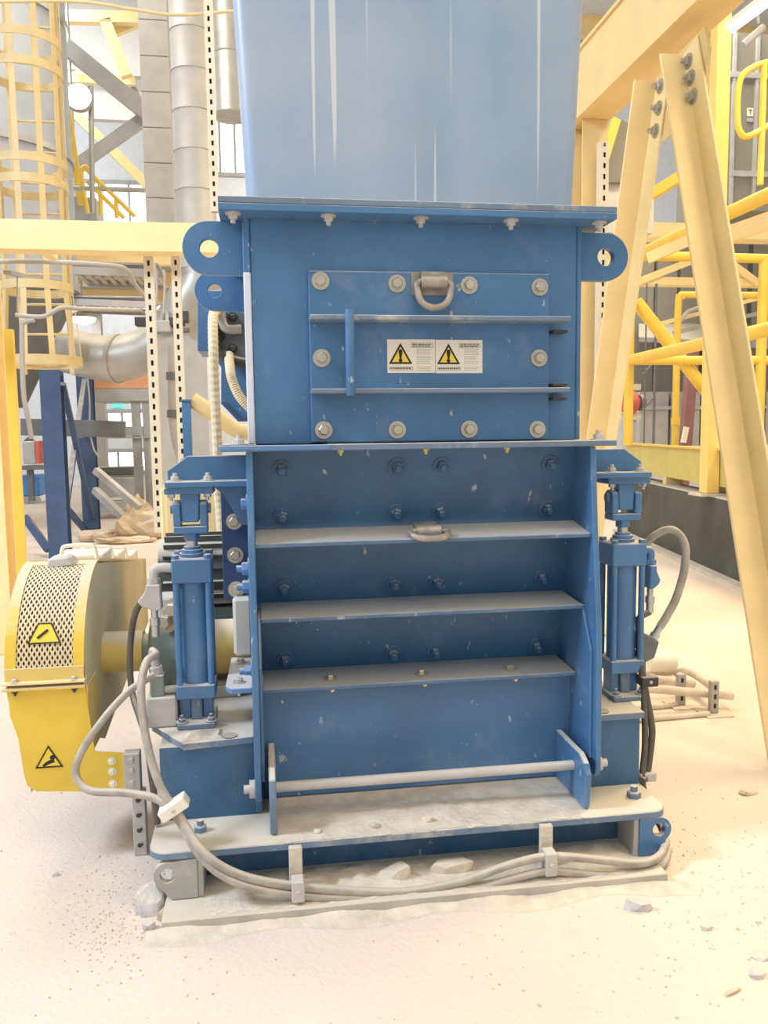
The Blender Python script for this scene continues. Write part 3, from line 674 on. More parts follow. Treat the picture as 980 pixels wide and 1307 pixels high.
# perforated sheet: diamond cells with a real hole in each
b = MB(); u0, u1 = X1 + .033, X2 - .033; a0, a1 = 180.0, 103.0; arcl = math.radians(a0 - a1) * gr
na, nb = 11, 17; du = (u1 - u0) / na / 2; dv = arcl / nb / 2
def gp(u, v, r): 
    a = math.radians(a0) - v / gr; return (u, gy + r * math.cos(a), gz + r * math.sin(a))
for i in range(0, 2 * na + 1):
    for j in range(0, 2 * nb + 1):
        if (i + j) % 2: continue
        cu, cv = u0 + i * du, j * dv
        O = [(cu - du, cv), (cu, cv - dv), (cu + du, cv), (cu, cv + dv)]
        I = [(cu - du * .52, cv - dv * .12), (cu, cv - dv * .68), (cu + du * .52, cv - dv * .12), (cu, cv + dv * .68)]
        O = [(min(max(p, u0), u1), min(max(q, 0), arcl)) for p, q in O]; I = [(min(max(p, u0), u1), min(max(q, 0), arcl)) for p, q in I]
        b.add([gp(*p, gr + .001) for p in O + I] + [gp(*p, gr + .003) for p in O + I],
              [f for k in range(4) for f in ((k, (k + 1) % 4, 4 + (k + 1) % 4, 4 + k), (8 + k, 12 + k, 12 + (k + 1) % 4, 8 + (k + 1) % 4), (4 + k, 4 + (k + 1) % 4, 12 + (k + 1) % 4, 12 + k))])
b.build('perforated_sheet', 'mesh', t)
curved(X1 + .006, X2 - .006, 180, 100, gr - .05, gr - .046).build('inner_drum', 'maroon', t, smooth=True)
# seam flanges and lower box
yf = gy - gr
B(X1 - .006, X2 + .004, yf - .022, yf + .02, .592, .600).build('seam_flange', 'cream_pale', t, bevel=.001)
B(X1 - .006, X2 + .004, yf - .022, yf + .02, .574, .582).build('seam_flange', 'yellow_dusty', t, bevel=.001)
B(X1, X2, yf - .006, yf + .004, .600, .640).build('front_band', 'yellow_dusty', t, bevel=.001)
for x in (X1 + .03, X2 - .03):
    bolt(t, (x, yf - .011, .600), (0, 0, 1), .008, 'steel_dusty', True, False, 'seam_bolt'); bolt(t, (x, yf - .011, .574), (0, 0, -1), .008, 'dark', True, True, 'seam_bolt')
lowp = [(X1 + .006, .574), (X2, .574), (X2 + .006, .50), (X2 + .02, .36), (-.455, .350), (-.455, .222), (X1 + .075, .243), (X1 + .048, .262), (X1 + .040, .295), (X1 + .028, .42), (X1 + .008, .49)]
MB().prism(lowp, 'y', yf, yf + .004).build('lower_front_sheet', 'yellow', t)
MB().prism([(yf + .004, .574), (yf + .14, .574), (.38, .34), (.30, .25), (yf + .004, .24)], 'x', X1 + .055, X1 + .059).build('lower_side_sheet', 'yellow_dusty', t)
MB().prism([(yf + .004, .574), (yf + .16, .574), (.28, .345), (yf + .004, .345)], 'x', X2 + .002, X2 + .006).build('lower_side_sheet', 'yellow_dusty', t)
for z in (.325, .29, .25): bolt(t, (-.49, yf, z), (0, -1, 0), .008, 'plastic_white', True, False, 'rivet_bolt')
B(-.455, -.405, yf - .004, yf + .04, .215, .345).build('support_angle', 'steel_dusty', t, bevel=.002)
for z in (.325, .29, .25): bolt(t, (-.43, yf - .004, z), (0, -1, 0), .009, 'steel_dusty', False, False, 'rivet_bolt')
MB().box(-.435, -.395, yf + .005, yf + .045, 0, .215).build('support_post', 'steel_dusty', t, bevel=.002)
for z in (.05, .10, .15, .20): bolt(t, (-.415, yf + .005, z - .01), (0, -1, 0), .009, 'dark', False, False, 'rivet_bolt')
# shaft cover
MB().cyl((X2, gy + .01, gz), (-.425, gy + .01, gz), .072, 28).build('shaft_cover', 'yellow_dusty', t, smooth=True)
MB().cyl((-.425, gy + .01, gz), (-.40, gy + .01, gz), .060, 24).build('shaft_collar', 'gear_green', t, smooth=True)
# handles and lids on the sloping top
def handle(x0, x1, y, z, h, mt, flat=False):
    P = [(x0, y, z), (x0 + .004, y, z + h * .7), (x0 + .02, y, z + h), (x1 - .02, y, z + h), (x1 - .004, y, z + h * .7), (x1, y, z)]
    MB().tube(P, .0075, 10, 5).build('handle', mt, t, smooth=True)
b = MB().prism([(X1 + .07, .905), (X1 + .085, .945), (X2 - .085, .950), (X2 - .06, .915)], 'y', .33, .40); b.build('handle_pad', 'steel_dusty', t, bevel=.008)
MB().prism([(.40, gz + gr - .003), (1.55, .745), (1.55, .752), (.40, gz + gr + .006)], 'x', X1, X2).build('top_sheet', 'cream_pale', t)
def topz(y): return gz + gr + .006 + (y - .40) / 1.15 * (.752 - gz - gr - .006)
for y in (.62, .95, 1.30):
    B(X1 + .03, X2 - .03, y + .02, y + .20, topz(y + .20), topz(y) + .012).build('lid', 'plastic_white', t, bevel=.004)
    handle(X1 + .06, X2 - .05, y, topz(y) - .004, .055, 'plastic_white')
# hand-hazard triangles on the guard: one on the mesh, one on the lower sheet
s = MB().prism([(-.718, .32), (-.640, .32), (-.681, .388)], 'y', yf - .0012, yf).build('hazard_sticker', 'sign_yellow', t)
b = MB(); tri_outline(b, -.679, .318, .084, .0045, yf - .0022, yf - .0011)
b.prism([(-.700, .326), (-.692, .334), (-.676, .343), (-.664, .343), (-.662, .334), (-.672, .332), (-.683, .328), (-.693, .322)], 'y', yf - .0022, yf - .0011)
b.cyl((-.668, yf - .0011, .350), (-.668, yf - .0022, .350), .008, 12)
b.build('hazard_print', 'black', s)
def curved_sticker():
    a = [(-.727, .125), (-.632, .125), (-.662, .186), (-.700, .186)]
    b = MB(); q = MB()
    P = [gp(u, v, gr + .004) for u, v in a]; Q = [gp(u, v, gr + .006) for u, v in a]
    b.add(P + Q, [(3, 2, 1, 0), (4, 5, 6, 7)] + [(i, (i + 1) % 4, 4 + (i + 1) % 4, 4 + i) for i in range(4)])
    s = b.build('hazard_sticker', 'sign_yellow', t)
    for i in range(4):
        (u, v), (u2, v2) = a[i], a[(i + 1) % 4]
        q.bar(gp(u, v, gr + .0065), gp(u2, v2, gr + .0065), .004, .002, (0, -1, .6))
    q.bar(gp(-.700, .140, gr + .0065), gp(-.670, .165, gr + .0065), .008, .002, (0, -1, .6))
    q.build('hazard_print', 'black', s)
curved_sticker()

# ============================================================ drive behind the left ram
t = thing('gear_drive', 'dusty green-grey gear housing and yellow shaft sleeve behind the left ram', 'gearbox', (-.25, .45, .43))
MB().lathe((-.40, .43, gz), (-.245, .43, gz), [(0, .10), (.12, .135), (.5, .135), (.52, .15), (.8, .15), (1, .12)], 28).build('gear_housing', 'gear_green', t, smooth=True)
MB().cyl((-.245, .43, gz), (-.042, .43, gz), .098, 28).build('shaft_sleeve', 'yellow_dusty', t, smooth=True)
B(-.38, -.10, .33, .53, .4302, .47).build('foot', 'steel_dusty', t, bevel=.004)
s = MB().prism([(-.135, .498), (-.075, .498), (-.105, .552)], 'y', .328, .331).build('hazard_sticker', 'sign_yellow', t)
b = MB(); tri_outline(b, -.105, .496, .066, .005, .3265, .3278); b.build('hazard_print', 'black', s)
for (x, z) in ((-.30, .80), (-.325, .76)): bolt(t, (x, .30, z - .04), (-.5, -1, 0), .024, 'zinc', True, False, 'plug')
B(-.36, -.26, .30, .42, .70, .80).build('terminal_box', 'steel_dusty', t, bevel=.008)
t = thing('electric_motor', 'dark finned motor under pale dust, seen between the left ram and the gate side', 'motor', (-.12, .8, .43))
MB().cyl((-.40, .82, .80), (-.05, .82, .80), .135, 28).build('motor_body', 'motor', t, smooth=True)
for i in range(15):
    a = math.radians(90 + 12 * (i - 7) * 1.6); p = Vector((0, -math.cos(a + math.pi / 2) * 0, 0))
    c, s_ = math.cos(a), math.sin(a)
    MB().bar((-.38, .82 - c * .145, .80 + s_ * .145), (-.07, .82 - c * .145, .80 + s_ * .145), .004, .03, (0, -c, s_)).build('fin', 'motor', t)
B(-.36, -.06, .72, .92, .4302, .67).build('motor_stand', 'gear_green', t)
t = thing('mounting_plate', 'upright blue-grey plate with three large round washers beside the gate side plate', 'steel plate', (-.09, .3, .79))
B(-.135, -.042, .29, .31, .79, 1.27).build('plate', 'blue_far', t, bevel=.002)
for z in (1.055, .94, .822): bolt(t, (-.092, .29, z), (0, -1, 0), .017, 'zinc', True)

# ============================================================ floor debris
def chunk(px, py, sx, sy, sz, label, mt='stone', rz=0.0, seed=1, name='rubble_chunk', z=0.0):
    c = at(px, py, Z=z); rnd = random.Random(seed); bm = bmesh.new()
    pts = []
    for i in range(18):
        a = rnd.uniform(0, 6.283); h = rnd.random()
        pts.append((math.cos(a) * sx * rnd.uniform(.7, 1), math.sin(a) * sy * rnd.uniform(.7, 1), h * sz))
    for i in range(6):
        a = i * 1.047; pts.append((math.cos(a) * sx * .9, math.sin(a) * sy * .9, 0))
    for p in pts: bm.verts.new(p)
    r = bmesh.ops.convex_hull(bm, input=bm.verts)
    bmesh.ops.delete(bm, geom=[v for v in bm.verts if not v.link_faces], context='VERTS')
    me = bpy.data.meshes.new(name); bm.to_mesh(me); bm.free(); me.materials.append(MATS[mt])
    o = bpy.data.objects.new(name, me); COL.objects.link(o); o.location = (c.x, c.y, z); o.rotation_euler = (0, 0, rz)
    return tag(o, label, 'rubble', 'loose rubble on the floor')
chunk(815, 1160, .042, .022, .03, 'pale flat brick of caked dust in front of the base, right of centre', rz=-.2, seed=2)
chunk(902, 1186, .018, .010, .012, 'small pale lump between the flat brick and the floor edge', seed=3)
chunk(972, 1222, .030, .022, .014, 'bluish-white flat flake at the right edge of the floor', seed=4)
chunk(966, 1245, .024, .02, .016, 'crumbled grey pile of lumps below the bluish flake', seed=5)
chunk(935, 1268, .03, .006, .010, 'thin stick-like sliver on the floor near the right corner', mt='sack', rz=.3, seed=6)
chunk(955, 1012, .045, .03, .018, 'brownish torn lump on the floor beside the near yellow brace', mt='sack', rz=.2, seed=7)
chunk(193, 1162, .05, .045, .07, 'broken white lump against the left end of the sole plate', seed=8)
chunk(212, 1172, .03, .02, .03, 'brown stone wedged at the corner of the sole plate', mt='sack', seed=9)
chunk(190, 1185, .02, .015, .02, 'small grey pebble in front of the broken white lump', seed=10)
chunk(70, 1118, .013, .010, .014, 'lone round grey nut-sized pebble on the bare floor at left', seed=12)
chunk(505, 1122, .055, .03, .05, 'flat grey slab of caked dust behind the hoses at mid base', z=.038, seed=21, mt='dust')
chunk(575, 1113, .075, .025, .042, 'long low ridge of caked dust behind the hoses right of the flat slab', z=.038, seed=22, mt='dust')
chunk(545, 1048, .020, .013, .016, 'crumbly lump on the dusty ledge under the middle of the cross rod', z=.182, seed=23, mt='dust')
chunk(480, 1055, .016, .010, .012, 'small lump on the dusty ledge left of the middle crumb', z=.182, seed=24, mt='dust')
chunk(405, 1062, .014, .009, .010, 'small lump on the dusty ledge near the left ear', z=.182, seed=25, mt='dust')
b = MB(); rnd = random.Random(4)
for i in range(900):
    q = rnd.random()
    if q < .35: px, py = rnd.gauss(150, 40), rnd.gauss(1170, 35)
    elif q < .6: px, py = rnd.gauss(900, 70), rnd.gauss(1120, 60)
    else: px, py = rnd.uniform(-40, 1020), rnd.uniform(760, 1330)
    if py < 700: continue
    c = at(px, py, Z=0); s = rnd.uniform(.0015, .0055) * (1.5 if rnd.random() < .1 else 1)
    if -.31 < c.x < 1.18 and c.y > -.36: continue
    a = rnd.uniform(0, 3); k = [(math.cos(a + j * 1.57) * s * rnd.uniform(.6, 1.2), math.sin(a + j * 1.57) * s * rnd.uniform(.6, 1.2)) for j in range(4)]
    b.add([(c.x + x, c.y + y, 0) for x, y in k] + [(c.x + k[0][0] * .3, c.y + k[0][1] * .3, s * .9)], [(0, 1, 4), (1, 2, 4), (2, 3, 4), (3, 0, 4), (3, 2, 1, 0)])
tag(b.build('floor_grit', 'sack'), 'scattered brown grit specks across the pale floor', 'grit', kind='stuff')
# dust bank against the sole plate
def bank():
    rnd = random.Random(9); b = MB(); vs = []; n = 90
    for i in range(n + 1):
        x = -.34 + 1.56 * i / n; h = .012 + .006 * math.sin(i * .37) * math.sin(i * .11 + 1) + .003 * rnd.random(); w = .045 + .02 * math.sin(i * .23) + .006 * rnd.random()
        vs += [(x, -.3525, h), (x, -.352 - w * .45, h * .45), (x, -.352 - w, .0005)]
    fs = [(3 * i + j, 3 * i + 3 + j, 3 * i + 4 + j, 3 * i + 1 + j) for i in range(n) for j in range(2)]
    b.add(vs, fs); return tag(b.build('dust_bank', 'dust', smooth=True), 'low bank of settled dust against the front edge of the sole plate', 'dust', kind='stuff')
bank()

# ============================================================ right side: bracing, beam, column
XB = 2.0
t = thing('overhead_beam', 'big cream-yellow steel beam running away overhead at upper right', 'steel beam', (XB + .1, 1.5, 3.2))
za, zb_ = 3.245, 3.66
MB().box(XB - .005, XB + .02, -1.6, 3.3, za + .02, zb_ - .02).build('web', 'cream', t)
B(XB - .02, XB + .20, -1.6, 3.3, za, za + .022).build('bottom_flange', 'cream', t, bevel=.002)
B(XB - .02, XB + .20, -1.6, 3.3, zb_ - .022, zb_).build('top_flange', 'cream', t, bevel=.002)
XC = XB + .09
gus = [at(836, 100, X=XC), at(898, 34, X=XC), at(903, 60, X=XC), at(898, 128, X=XC), at(893, 140, X=XC), at(845, 180, X=XC)]
MB().prism([(p.y, min(p.z, za - .001)) for p in gus], 'x', XC + .001, XC + .02).build('gusset_plate', 'cream', t)
def brace(p0, p1, w, label):
    t = thing('diagonal_brace', label, 'steel brace', p0, 'chevron braces under the beam'); th = .014
    poly = [(0, -w), (0, 0), (-w, 0), (-w, -th), (-th, -th), (-th, -w)]
    MB().sect(p0, p1, poly, (1, 0, 0)).build('angle_bar', 'cream_pale', t, bevel=.003)
    return t
def down(p1, q): 
    d = q - p1; return p1 + d * ((0 - p1.z) / d.z)
p1 = at(874, 72, X=XC); t1 = brace(down(p1, at(1018, 965, X=XC)), p1, .135, 'cream angle brace leaning to the right edge, the nearer of the two under the beam')
for (px, py) in ((879, 78), (882, 99), (885, 123)): bolt(t1, at(px, py, X=XC - .014), (-1, 0, 0), .022, 'steel', True, True)
p1 = at(840, 104, X=XC); t2 = brace(down(p1, at(775, 560, X=XC)), p1, .135, 'cream angle brace leaning left behind the chute, the farther of the two under the beam')
for (px, py) in ((843, 110), (841, 138), (837, 167)): bolt(t2, at(px, py, X=XC - .014), (-1, 0, 0), .022, 'steel', True, True)
c = at(749, 400, X=XB + .1)
t = thing('support_column', 'mustard-cream steel column standing close behind the right side of the chute', 'steel column', (c.x, c.y, 0))
MB().ibeam((c.x, c.y, 0.012), (c.x, c.y, za - .001), .16, .20, (0, 1, 0), .014).build('shaft', 'cream', t)
B(c.x - .14, c.x + .14, c.y - .14, c.y + .14, 0, .012).build('foot_plate', 'cream', t)
def strut(px, Y, py0, py1, w, label, mt='strut', z_off=0):
    a = at(px, py1, Y=Y); b_ = at(px, py0, Y=Y); x = a.x
    t = thing('strut_channel', label, 'strut channel', (x, Y, a.z), 'perforated strut channels'); z0, z1 = a.z, b_.z
    MB().box(x - w / 2, x - w / 2 + w * .1, Y, Y + w, z0, z1).box(x + w / 2 - w * .1, x + w / 2, Y, Y + w, z0, z1).build('channel_side', mt, t)
    s = MB(); n = max(4, int((z1 - z0) / (w * 1.15))); pz = (z1 - z0) / n; xi0, xi1 = x - w / 2 + w * .1, x + w / 2 - w * .1
    h = (xi1 - xi0)
    for k in range(n):
        zz = z0 + k * pz; s.box(xi0, xi1, Y, Y + .003, zz, zz + pz * .52)
        s.box(xi0, xi0 + h * .33, Y, Y + .003, zz + pz * .52, zz + pz); s.box(xi1 - h * .33, xi1, Y, Y + .003, zz + pz * .52, zz + pz)
    s.build('slotted_face', mt, t)
    B(xi0, xi1, Y + w * .5, Y + w * .52, z0, z1).build('channel_back', 'grey_dark', t)
    return t
strut(767, 2.4, 180, 545, .055, 'perforated strut channel right of the support column behind the chute')
strut(203, 3.162, 318, 680, .062, 'perforated strut channel hanging below the cream crossbeam, the left of the pair')
strut(234, 3.162, 318, 612, .058, 'perforated strut channel hanging beside the rear lifting lug, the right of the pair')
strut(274, 2.6, -60, 270, .050, 'tall perforated strut rising beside the left edge of the chute')

# far column, wall and railed platform
wl0, wl1 = Vector((4.62, 7.6)), Vector((3.75, 2.4)); wd = (wl1 - wl0).normalized(); wn = Vector((-wd.y, wd.x))
if wn.x < 0: wn = -wn
def along(s, off=0.0): return wl0 + wd * s + wn * off
Lw = (wl1 - wl0).length
def slab(b, s0, s1, o0, o1, z0, z1):
    P = [along(s0, o0), along(s1, o0), along(s1, o1), along(s0, o1)]
    return b.prism([(p.x, p.y) for p in P], 'z', z0, z1)
t = thing('pit_wall', 'dark stained concrete upstand wall with a pale kerb along its foot, behind the right ram hose', 'wall', (along(Lw / 2).x, along(Lw / 2).y, 0))
slab(MB(), 0, Lw, 0, .25, 0, .70).build('wall_face', 'concrete', t)
slab(MB(), 0, Lw, -.10, 0, 0, .035).build('kerb', 'concrete_kerb', t)
slab(MB(), 0, Lw, .0, .25, .70, .715).build('coping', 'concrete_kerb', t)
t = thing('railed_platform', 'yellow platform with toe board and tube guard rails on the concrete upstand', 'platform', (along(Lw / 2, .1).x, along(Lw / 2, .1).y, .715))
slab(MB(), .0, Lw, .06, .08, .80, 1.13).build('toe_board', 'toe', t)
slab(MB(), .0, Lw, .02, .08, 1.13, 1.15).build('toe_board_cap', 'yellow_rail', t)
slab(MB(), .0, Lw, .09, 2.5, 1.05, 1.10).build('deck', 'grey_dark', t)
for s_ in (.3, 1.5, 2.7, 3.9, 5.0): slab(MB(), s_, s_ + .12, .06, .25, .715, .80).build('packer', 'cream', t)
def post(px, py0, py1, Y, w, parent, mt='yellow_rail', name='post', r=None):
    a = at(px, py1, Y=Y); b_ = at(px, py0, Y=Y)
    MB().cyl((a.x, Y, a.z), (a.x, Y, b_.z), w / 2, 14).build(name, mt, parent, smooth=True); return a, b_
def rail(pts, r, parent, name='rail', mt='yellow_rail', sub=6):
    return MB().tube(pts, r, 12, sub).build(name, mt, parent, smooth=True)
# guard rail: corner near the chute, one leg runs away to the right, one comes toward the camera
YR = 6.2
kc = at(803, 460, Y=YR); XR_ = kc.x
t = thing('guard_rail', 'thick yellow tubular guard rail with a rounded corner behind the yellow braces', 'railing', (kc.x, YR, 1.15))
zt = at(860, 328, Y=YR).z; zm = at(860, 460, Y=YR).z
rail([(XR_, YR, 1.15), (XR_, YR, zt - .3), (XR_ + .04, YR, zt - .08), (XR_ + .2, YR, zt), (XR_ + 1.5, YR, zt), (XR_ + 3, YR, zt)], .052, t)
rail([(XR_, YR, zm), (XR_ + 3, YR, zm)], .050, t)
for px in (971,):
    c = at(px, 460, Y=YR); MB().cyl((c.x, YR, 1.11), (c.x, YR, zt), .055, 14).build('post', 'yellow_rail', t, smooth=True)
e0 = at(800, 465, Y=YR); 
rail([(XR_, YR, zm), at(1030, 409, X=XR_ + .05)], .060, t)
rail([(XR_ + .05, YR, zt), at(1030, 226, X=XR_ + .10)], .060, t)
rail([at(812, 385, Y=YR + .1), at(960, 575, Y=YR + .1)], .07, t, 'diagonal_stay')
YI = 8.0
c0 = at(861, 590, Y=YI); ct = at(861, 376, Y=YI)
t = thing('guard_rail', 'thinner yellow rail frame farther back, seen through the first guard rail', 'railing', (c0.x, YI, c0.z))
rail([(c0.x, YI, c0.z), (c0.x, YI, ct.z - .2), (c0.x + .06, YI, ct.z - .03), (c0.x + .3, YI, ct.z), (c0.x + 2.5, YI, ct.z)], .045, t)
cj = at(861, 538, Y=YI); MB().cyl((c0.x, YI, cj.z - .05), (c0.x, YI, cj.z + .05), .06, 14).build('joint_sleeve', 'yellow_rail', t, smooth=True)
YC = 4.55
c0 = at(904, 648, Y=YC)
t = thing('yellow_column', 'yellow steel column rising from the concrete upstand behind the near brace', 'steel column', (c0.x, YC, c0.z))
MB().box(c0.x - .065, c0.x + .065, YC - .065, YC + .065, .735, 5.5).build('shaft', 'column_yellow', t, bevel=.008)
B(c0.x - .14, c0.x + .14, YC - .12, YC + .12, .715, .735).build('foot_plate', 'concrete_kerb', t)
# upper right: ladder cage loop, stair stringer, grey enclosure, lamp
YL = 4.2
t = thing('cage_loop', 'rounded yellow safety-gate loop high at the right edge', 'railing', at(960, 175, Y=YL))
P = [(985, 78), (965, 84), (948, 96), (942, 115), (941, 150), (944, 168), (955, 174), (985, 158)]
rail([at(x, y, Y=YL) for x, y in P], .026, t, 'loop', sub=6)
a = at(970, 236, Y=YL); b_ = at(970, 78, Y=YL); MB().cyl((a.x, YL, a.z), (a.x, YL, b_.z), .027, 14).build('post', 'yellow_rail', t, smooth=True)
t = thing('stair_stringer', 'cream sloping stringer and yellow handrail passing behind the brace at right', 'stair', at(940, 290, Y=4.0))
MB().bar(at(925, 301, Y=4.0), at(1040, 262, Y=3.2), .06, .13).build('stringer', 'cream_pale', t)
MB().bar(at(826, 330, Y=5.0), at(900, 298, Y=4.8), .06, .1).build('stringer', 'cream', t)
YP = 9.5
a = at(925, 268, Y=YP); b_ = at(1015, 46, Y=YP)
t = thing('grey_enclosure', 'dull grey panelled enclosure high behind the rounded yellow loop', 'enclosure', (a.x, YP, a.z))
B(a.x, b_.x, YP, YP + 1.5, a.z, b_.z).build('body', 'grey_panel', t)
for px in (931, 960): 
    c = at(px, 200, Y=YP); B(c.x, c.x + .05, YP - .04, YP, a.z, b_.z).build('cover_strip', 'grey_steel', t)
for py in (222, 96):
    c = at(930, py, Y=YP); B(c.x, b_.x, YP - .05, YP, c.z - .04, c.z + .04).build('cover_strip', 'grey_steel', t)
p = at(959, 142, Y=YP - .05); s = B(p.x - .05, p.x + .05, YP - .02, YP - .005, p.z - .06, p.z + .06).build('wall_sign', 'paper', t)
MB().box(p.x - .028, p.x + .028, YP - .024, YP - .02, p.z + .02, p.z + .032).box(p.x - .006, p.x + .006, YP - .024, YP - .02, p.z - .03, p.z + .02).build('sign_letter', 'ink', s)
s = B(p.x - .05, p.x + .05, YP - .02, YP - .005, p.z - .14, p.z - .08).build('wall_sign', 'grey_steel', t)
# lit tube lamp top right
a = at(934, 32, Y=2.6); b_ = at(1000, -18, Y=1.9)
t = thing('tube_lamp', 'lit fluorescent tube lamp glowing at the top right corner', 'lamp', a)
MB().bar(a, b_, .09, .03).build('lamp_housing', 'plastic_white', t); dz = Vector((0, 0, -.026))
MB().cyl(a + dz, b_ + dz, .022, 12).build('lit_tube', 'tube_glow', t, smooth=True)
t = thing('bar_lamp', 'small grey bar lamp on a bracket hanging above the grey enclosure', 'lamp', at(960, 40, Y=6.0))
MB().cyl(at(974, 35, Y=6.0), at(948, 58, Y=6.0), .04, 12).build('lamp_barrel', 'grey_steel', t, smooth=True); MB().cyl(at(968, 30, Y=6.0), at(966, 10, Y=6.0), .015, 8).build('stem', 'grey_steel', t)
# distant grey plant seen between the rails
YG = 11.0
def boxpx(b, x0, x1, y0, y1, Y, d): 
    a = at(x0, y1, Y=Y); c = at(x1, y0, Y=Y); return b.box(a.x, c.x, Y, Y + d, a.z, c.z)
t = thing('storage_bin', 'pale grey corrugated bin wall far behind the yellow rails', 'bin', at(880, 600, Y=YG))
for k in range(9):
    x0 = 815 + k * 20; boxpx(MB(), x0, x0 + 18.5, 500, 598, YG, .5).build('wall_panel', 'galv_pale', t)
boxpx(MB(), 815, 995, 517, 523, YG - .05, .06).build('girt', 'grey_steel', t)
boxpx(MB(), 815, 995, 588, 595, YG - .05, .06).build('girt', 'grey_steel', t)
t = thing('roof_framing', 'pale beige roof beams and sloping sheets above the far bin', 'roof frame', at(860, 340, Y=9.0))
for k in range(7): boxpx(MB(), 806 + k * 30, 835.5 + k * 30, 300, 500, 11.6, .2).build('cladding_sheet', 'grey_panel', t)
boxpx(MB(), 815, 1010, 356, 363, 9.0, .2).build('beam', 'cream_pale', t)
boxpx(MB(), 815, 1010, 288, 302, 8.6, .3).build('beam', 'cream_pale', t)
MB().bar(at(818, 358, Y=9.0), at(880, 334, Y=9.0), .12, .10).build('rafter', 'cream_pale', t); MB().bar(at(930, 336, Y=9.0), at(965, 362, Y=9.0), .12, .10).build('rafter', 'cream_pale', t)
MB().bar(at(835, 415, Y=9.2), at(990, 375, Y=9.2), .08, .06).build('rafter', 'cream_pale', t); MB().bar(at(860, 425, Y=9.4), at(990, 395, Y=9.4), .08, .06).build('rafter', 'galv', t)
MB().add([at(815, 430, Y=10.5), at(1000, 440, Y=10.5), at(1000, 395, Y=13), at(815, 395, Y=13), at(815, 436, Y=10.5), at(1000, 446, Y=10.5), at(1000, 400, Y=13), at(815, 400, Y=13)], [(0, 1, 2, 3), (7, 6, 5, 4), (0, 4, 5, 1), (1, 5, 6, 2), (2, 6, 7, 3), (3, 7, 4, 0)]).build('roof_sheet', 'galv', t)
MB().tube([at(868, 410, Y=9), at(878, 398, Y=9), at(895, 392, Y=9)], .03, 10, 6).build('bent_pipe', 'galv_pale', t, smooth=True)
t = thing('cable_hangers', 'pair of thin dark hanger rods beside the left guard rail post', 'hanger rods', at(829, 600, Y=7.5))
for px, w in ((821, .02), (833, .032)): post(px, 362, 598, 7.5, w, t, 'grey_dark', 'rod')
for py in (470, 515): MB().cyl(at(821, py + 8, Y=7.5), at(836, py - 10, Y=7.5), .012, 8).build('cross_rod', 'grey_dark', t)
c = at(863, 0, Y=10.0); c = down(at(884, 440, Y=10.0), at(873, 590, Y=10.0)); t = thing('leaning_post', 'dull maroon leaning post in front of the far bin wall', 'steel post', c)
MB().bar(c, at(884, 440, Y=10.0), .16, .14).build('shaft', 'maroon', t); MB().bar(at(872, 565, Y=9.9), at(876, 545, Y=9.9), .08, .04).build('notice', 'plastic_white', t)
c = at(807, 540, Y=8.7); t = thing('valve_actuator', 'small red valve body with a grey handwheel beside the guard rail post', 'valve', c)
MB().lathe(at(794, 514, Y=8.7), at(815, 514, Y=8.7), [(0, .12), (.3, .16), (.7, .16), (1, .08)], 18).build('valve_body', 'red', t, smooth=True)
MB().cyl(at(815, 514, Y=8.7), at(821, 514, Y=8.7), .11, 18).build('handwheel', 'grey_dark', t, smooth=True)
boxpx(MB(), 800, 812, 527, 674, 8.74, .2).build('valve_stand', 'grey_steel', t); boxpx(MB(), 793, 818, 527, 536, 8.7, .3).build('flange', 'concrete_kerb', t); boxpx(MB(), 793, 818, 490, 498, 8.7, .3).build('flange', 'concrete_kerb', t)
t = thing('far_hopper', 'dull grey hopper with a yellow edge showing between the braces and the chute', 'hopper', at(775, 292, Y=6.5))
P = [(790, 150), (832, 175), (832, 232), (764, 232)]
MB().prism([(at(x, y, Y=6.5).x, at(x, y, Y=6.5).z) for x, y in P], 'y', 6.5, 7.3).build('hopper_side', 'grey_panel', t)
MB().bar(at(786, 152, Y=6.45), at(761, 234, Y=6.45), .10, .06, (0, 1, 0)).build('yellow_edge', 'yellow_rail', t)
boxpx(MB(), 758, 835, 232, 296, 6.6, .6).build('pale_skirt', 'roof_white', t)
boxpx(MB(), 770, 782, 296, 560, 6.9, .12).build('leg', 'cream_pale', t)
MB().bar(at(832, 248, Y=6.0), at(880, 218, Y=5.6), .06, .11).build('chute_lip', 'yellow_rail', t)
# pipework on the floor at right
t = thing('floor_pipework', 'pale dusty pipes on slotted posts along the floor behind the right pedestal', 'pipes', at(880, 905, Z=0))
YQ = 1.05
a1 = at(820, 880, Y=YQ + .2); a2 = at(925, 886, Y=YQ); 
def lp(px, py, Y): return at(px, py, Y=Y)
rail([lp(805, 877, 1.05), lp(840, 880, 1.05), lp(934, 888, 1.05)], .021, t, 'pipe', 'dust')
rail([lp(805, 867, 1.25), lp(840, 868, 1.25), lp(885, 872, 1.25)], .023, t, 'pipe', 'dust')
rail([lp(820, 862, 1.55), lp(858, 857, 1.5), lp(880, 858, 1.4), lp(908, 876, 1.1)], .019, t, 'pipe', 'dust')
rail([lp(826, 858, 1.6), lp(850, 853, 1.6), lp(866, 860, 1.5), lp(872, 868, 1.35)], .022, t, 'pipe', 'orange' if False else 'dust')
MB().cyl(lp(826, 845, 1.5), lp(859, 846, 1.5), .052, 20).build('pipe_cap', 'plastic_white', t, smooth=True)
for px, pyb, pyt, Y in ((912, 912, 872, 1.0), (870, 902, 862, 1.2)):
    c = at(px, pyb, Z=0); zt_ = .16
    B(c.x - .02, c.x + .02, c.y, c.y + .03, .006, zt_).build('slotted_post', 'galv_pale', t, bevel=.002)
    B(c.x - .06, c.x + .07, c.y - .05, c.y + .08, 0, .006).build('post_foot', 'dust', t)
    for k in range(3): B(c.x - .006, c.x + .006, c.y - .0015, c.y, .03 + k * .045, .052 + k * .045).build('slot', 'black', t)
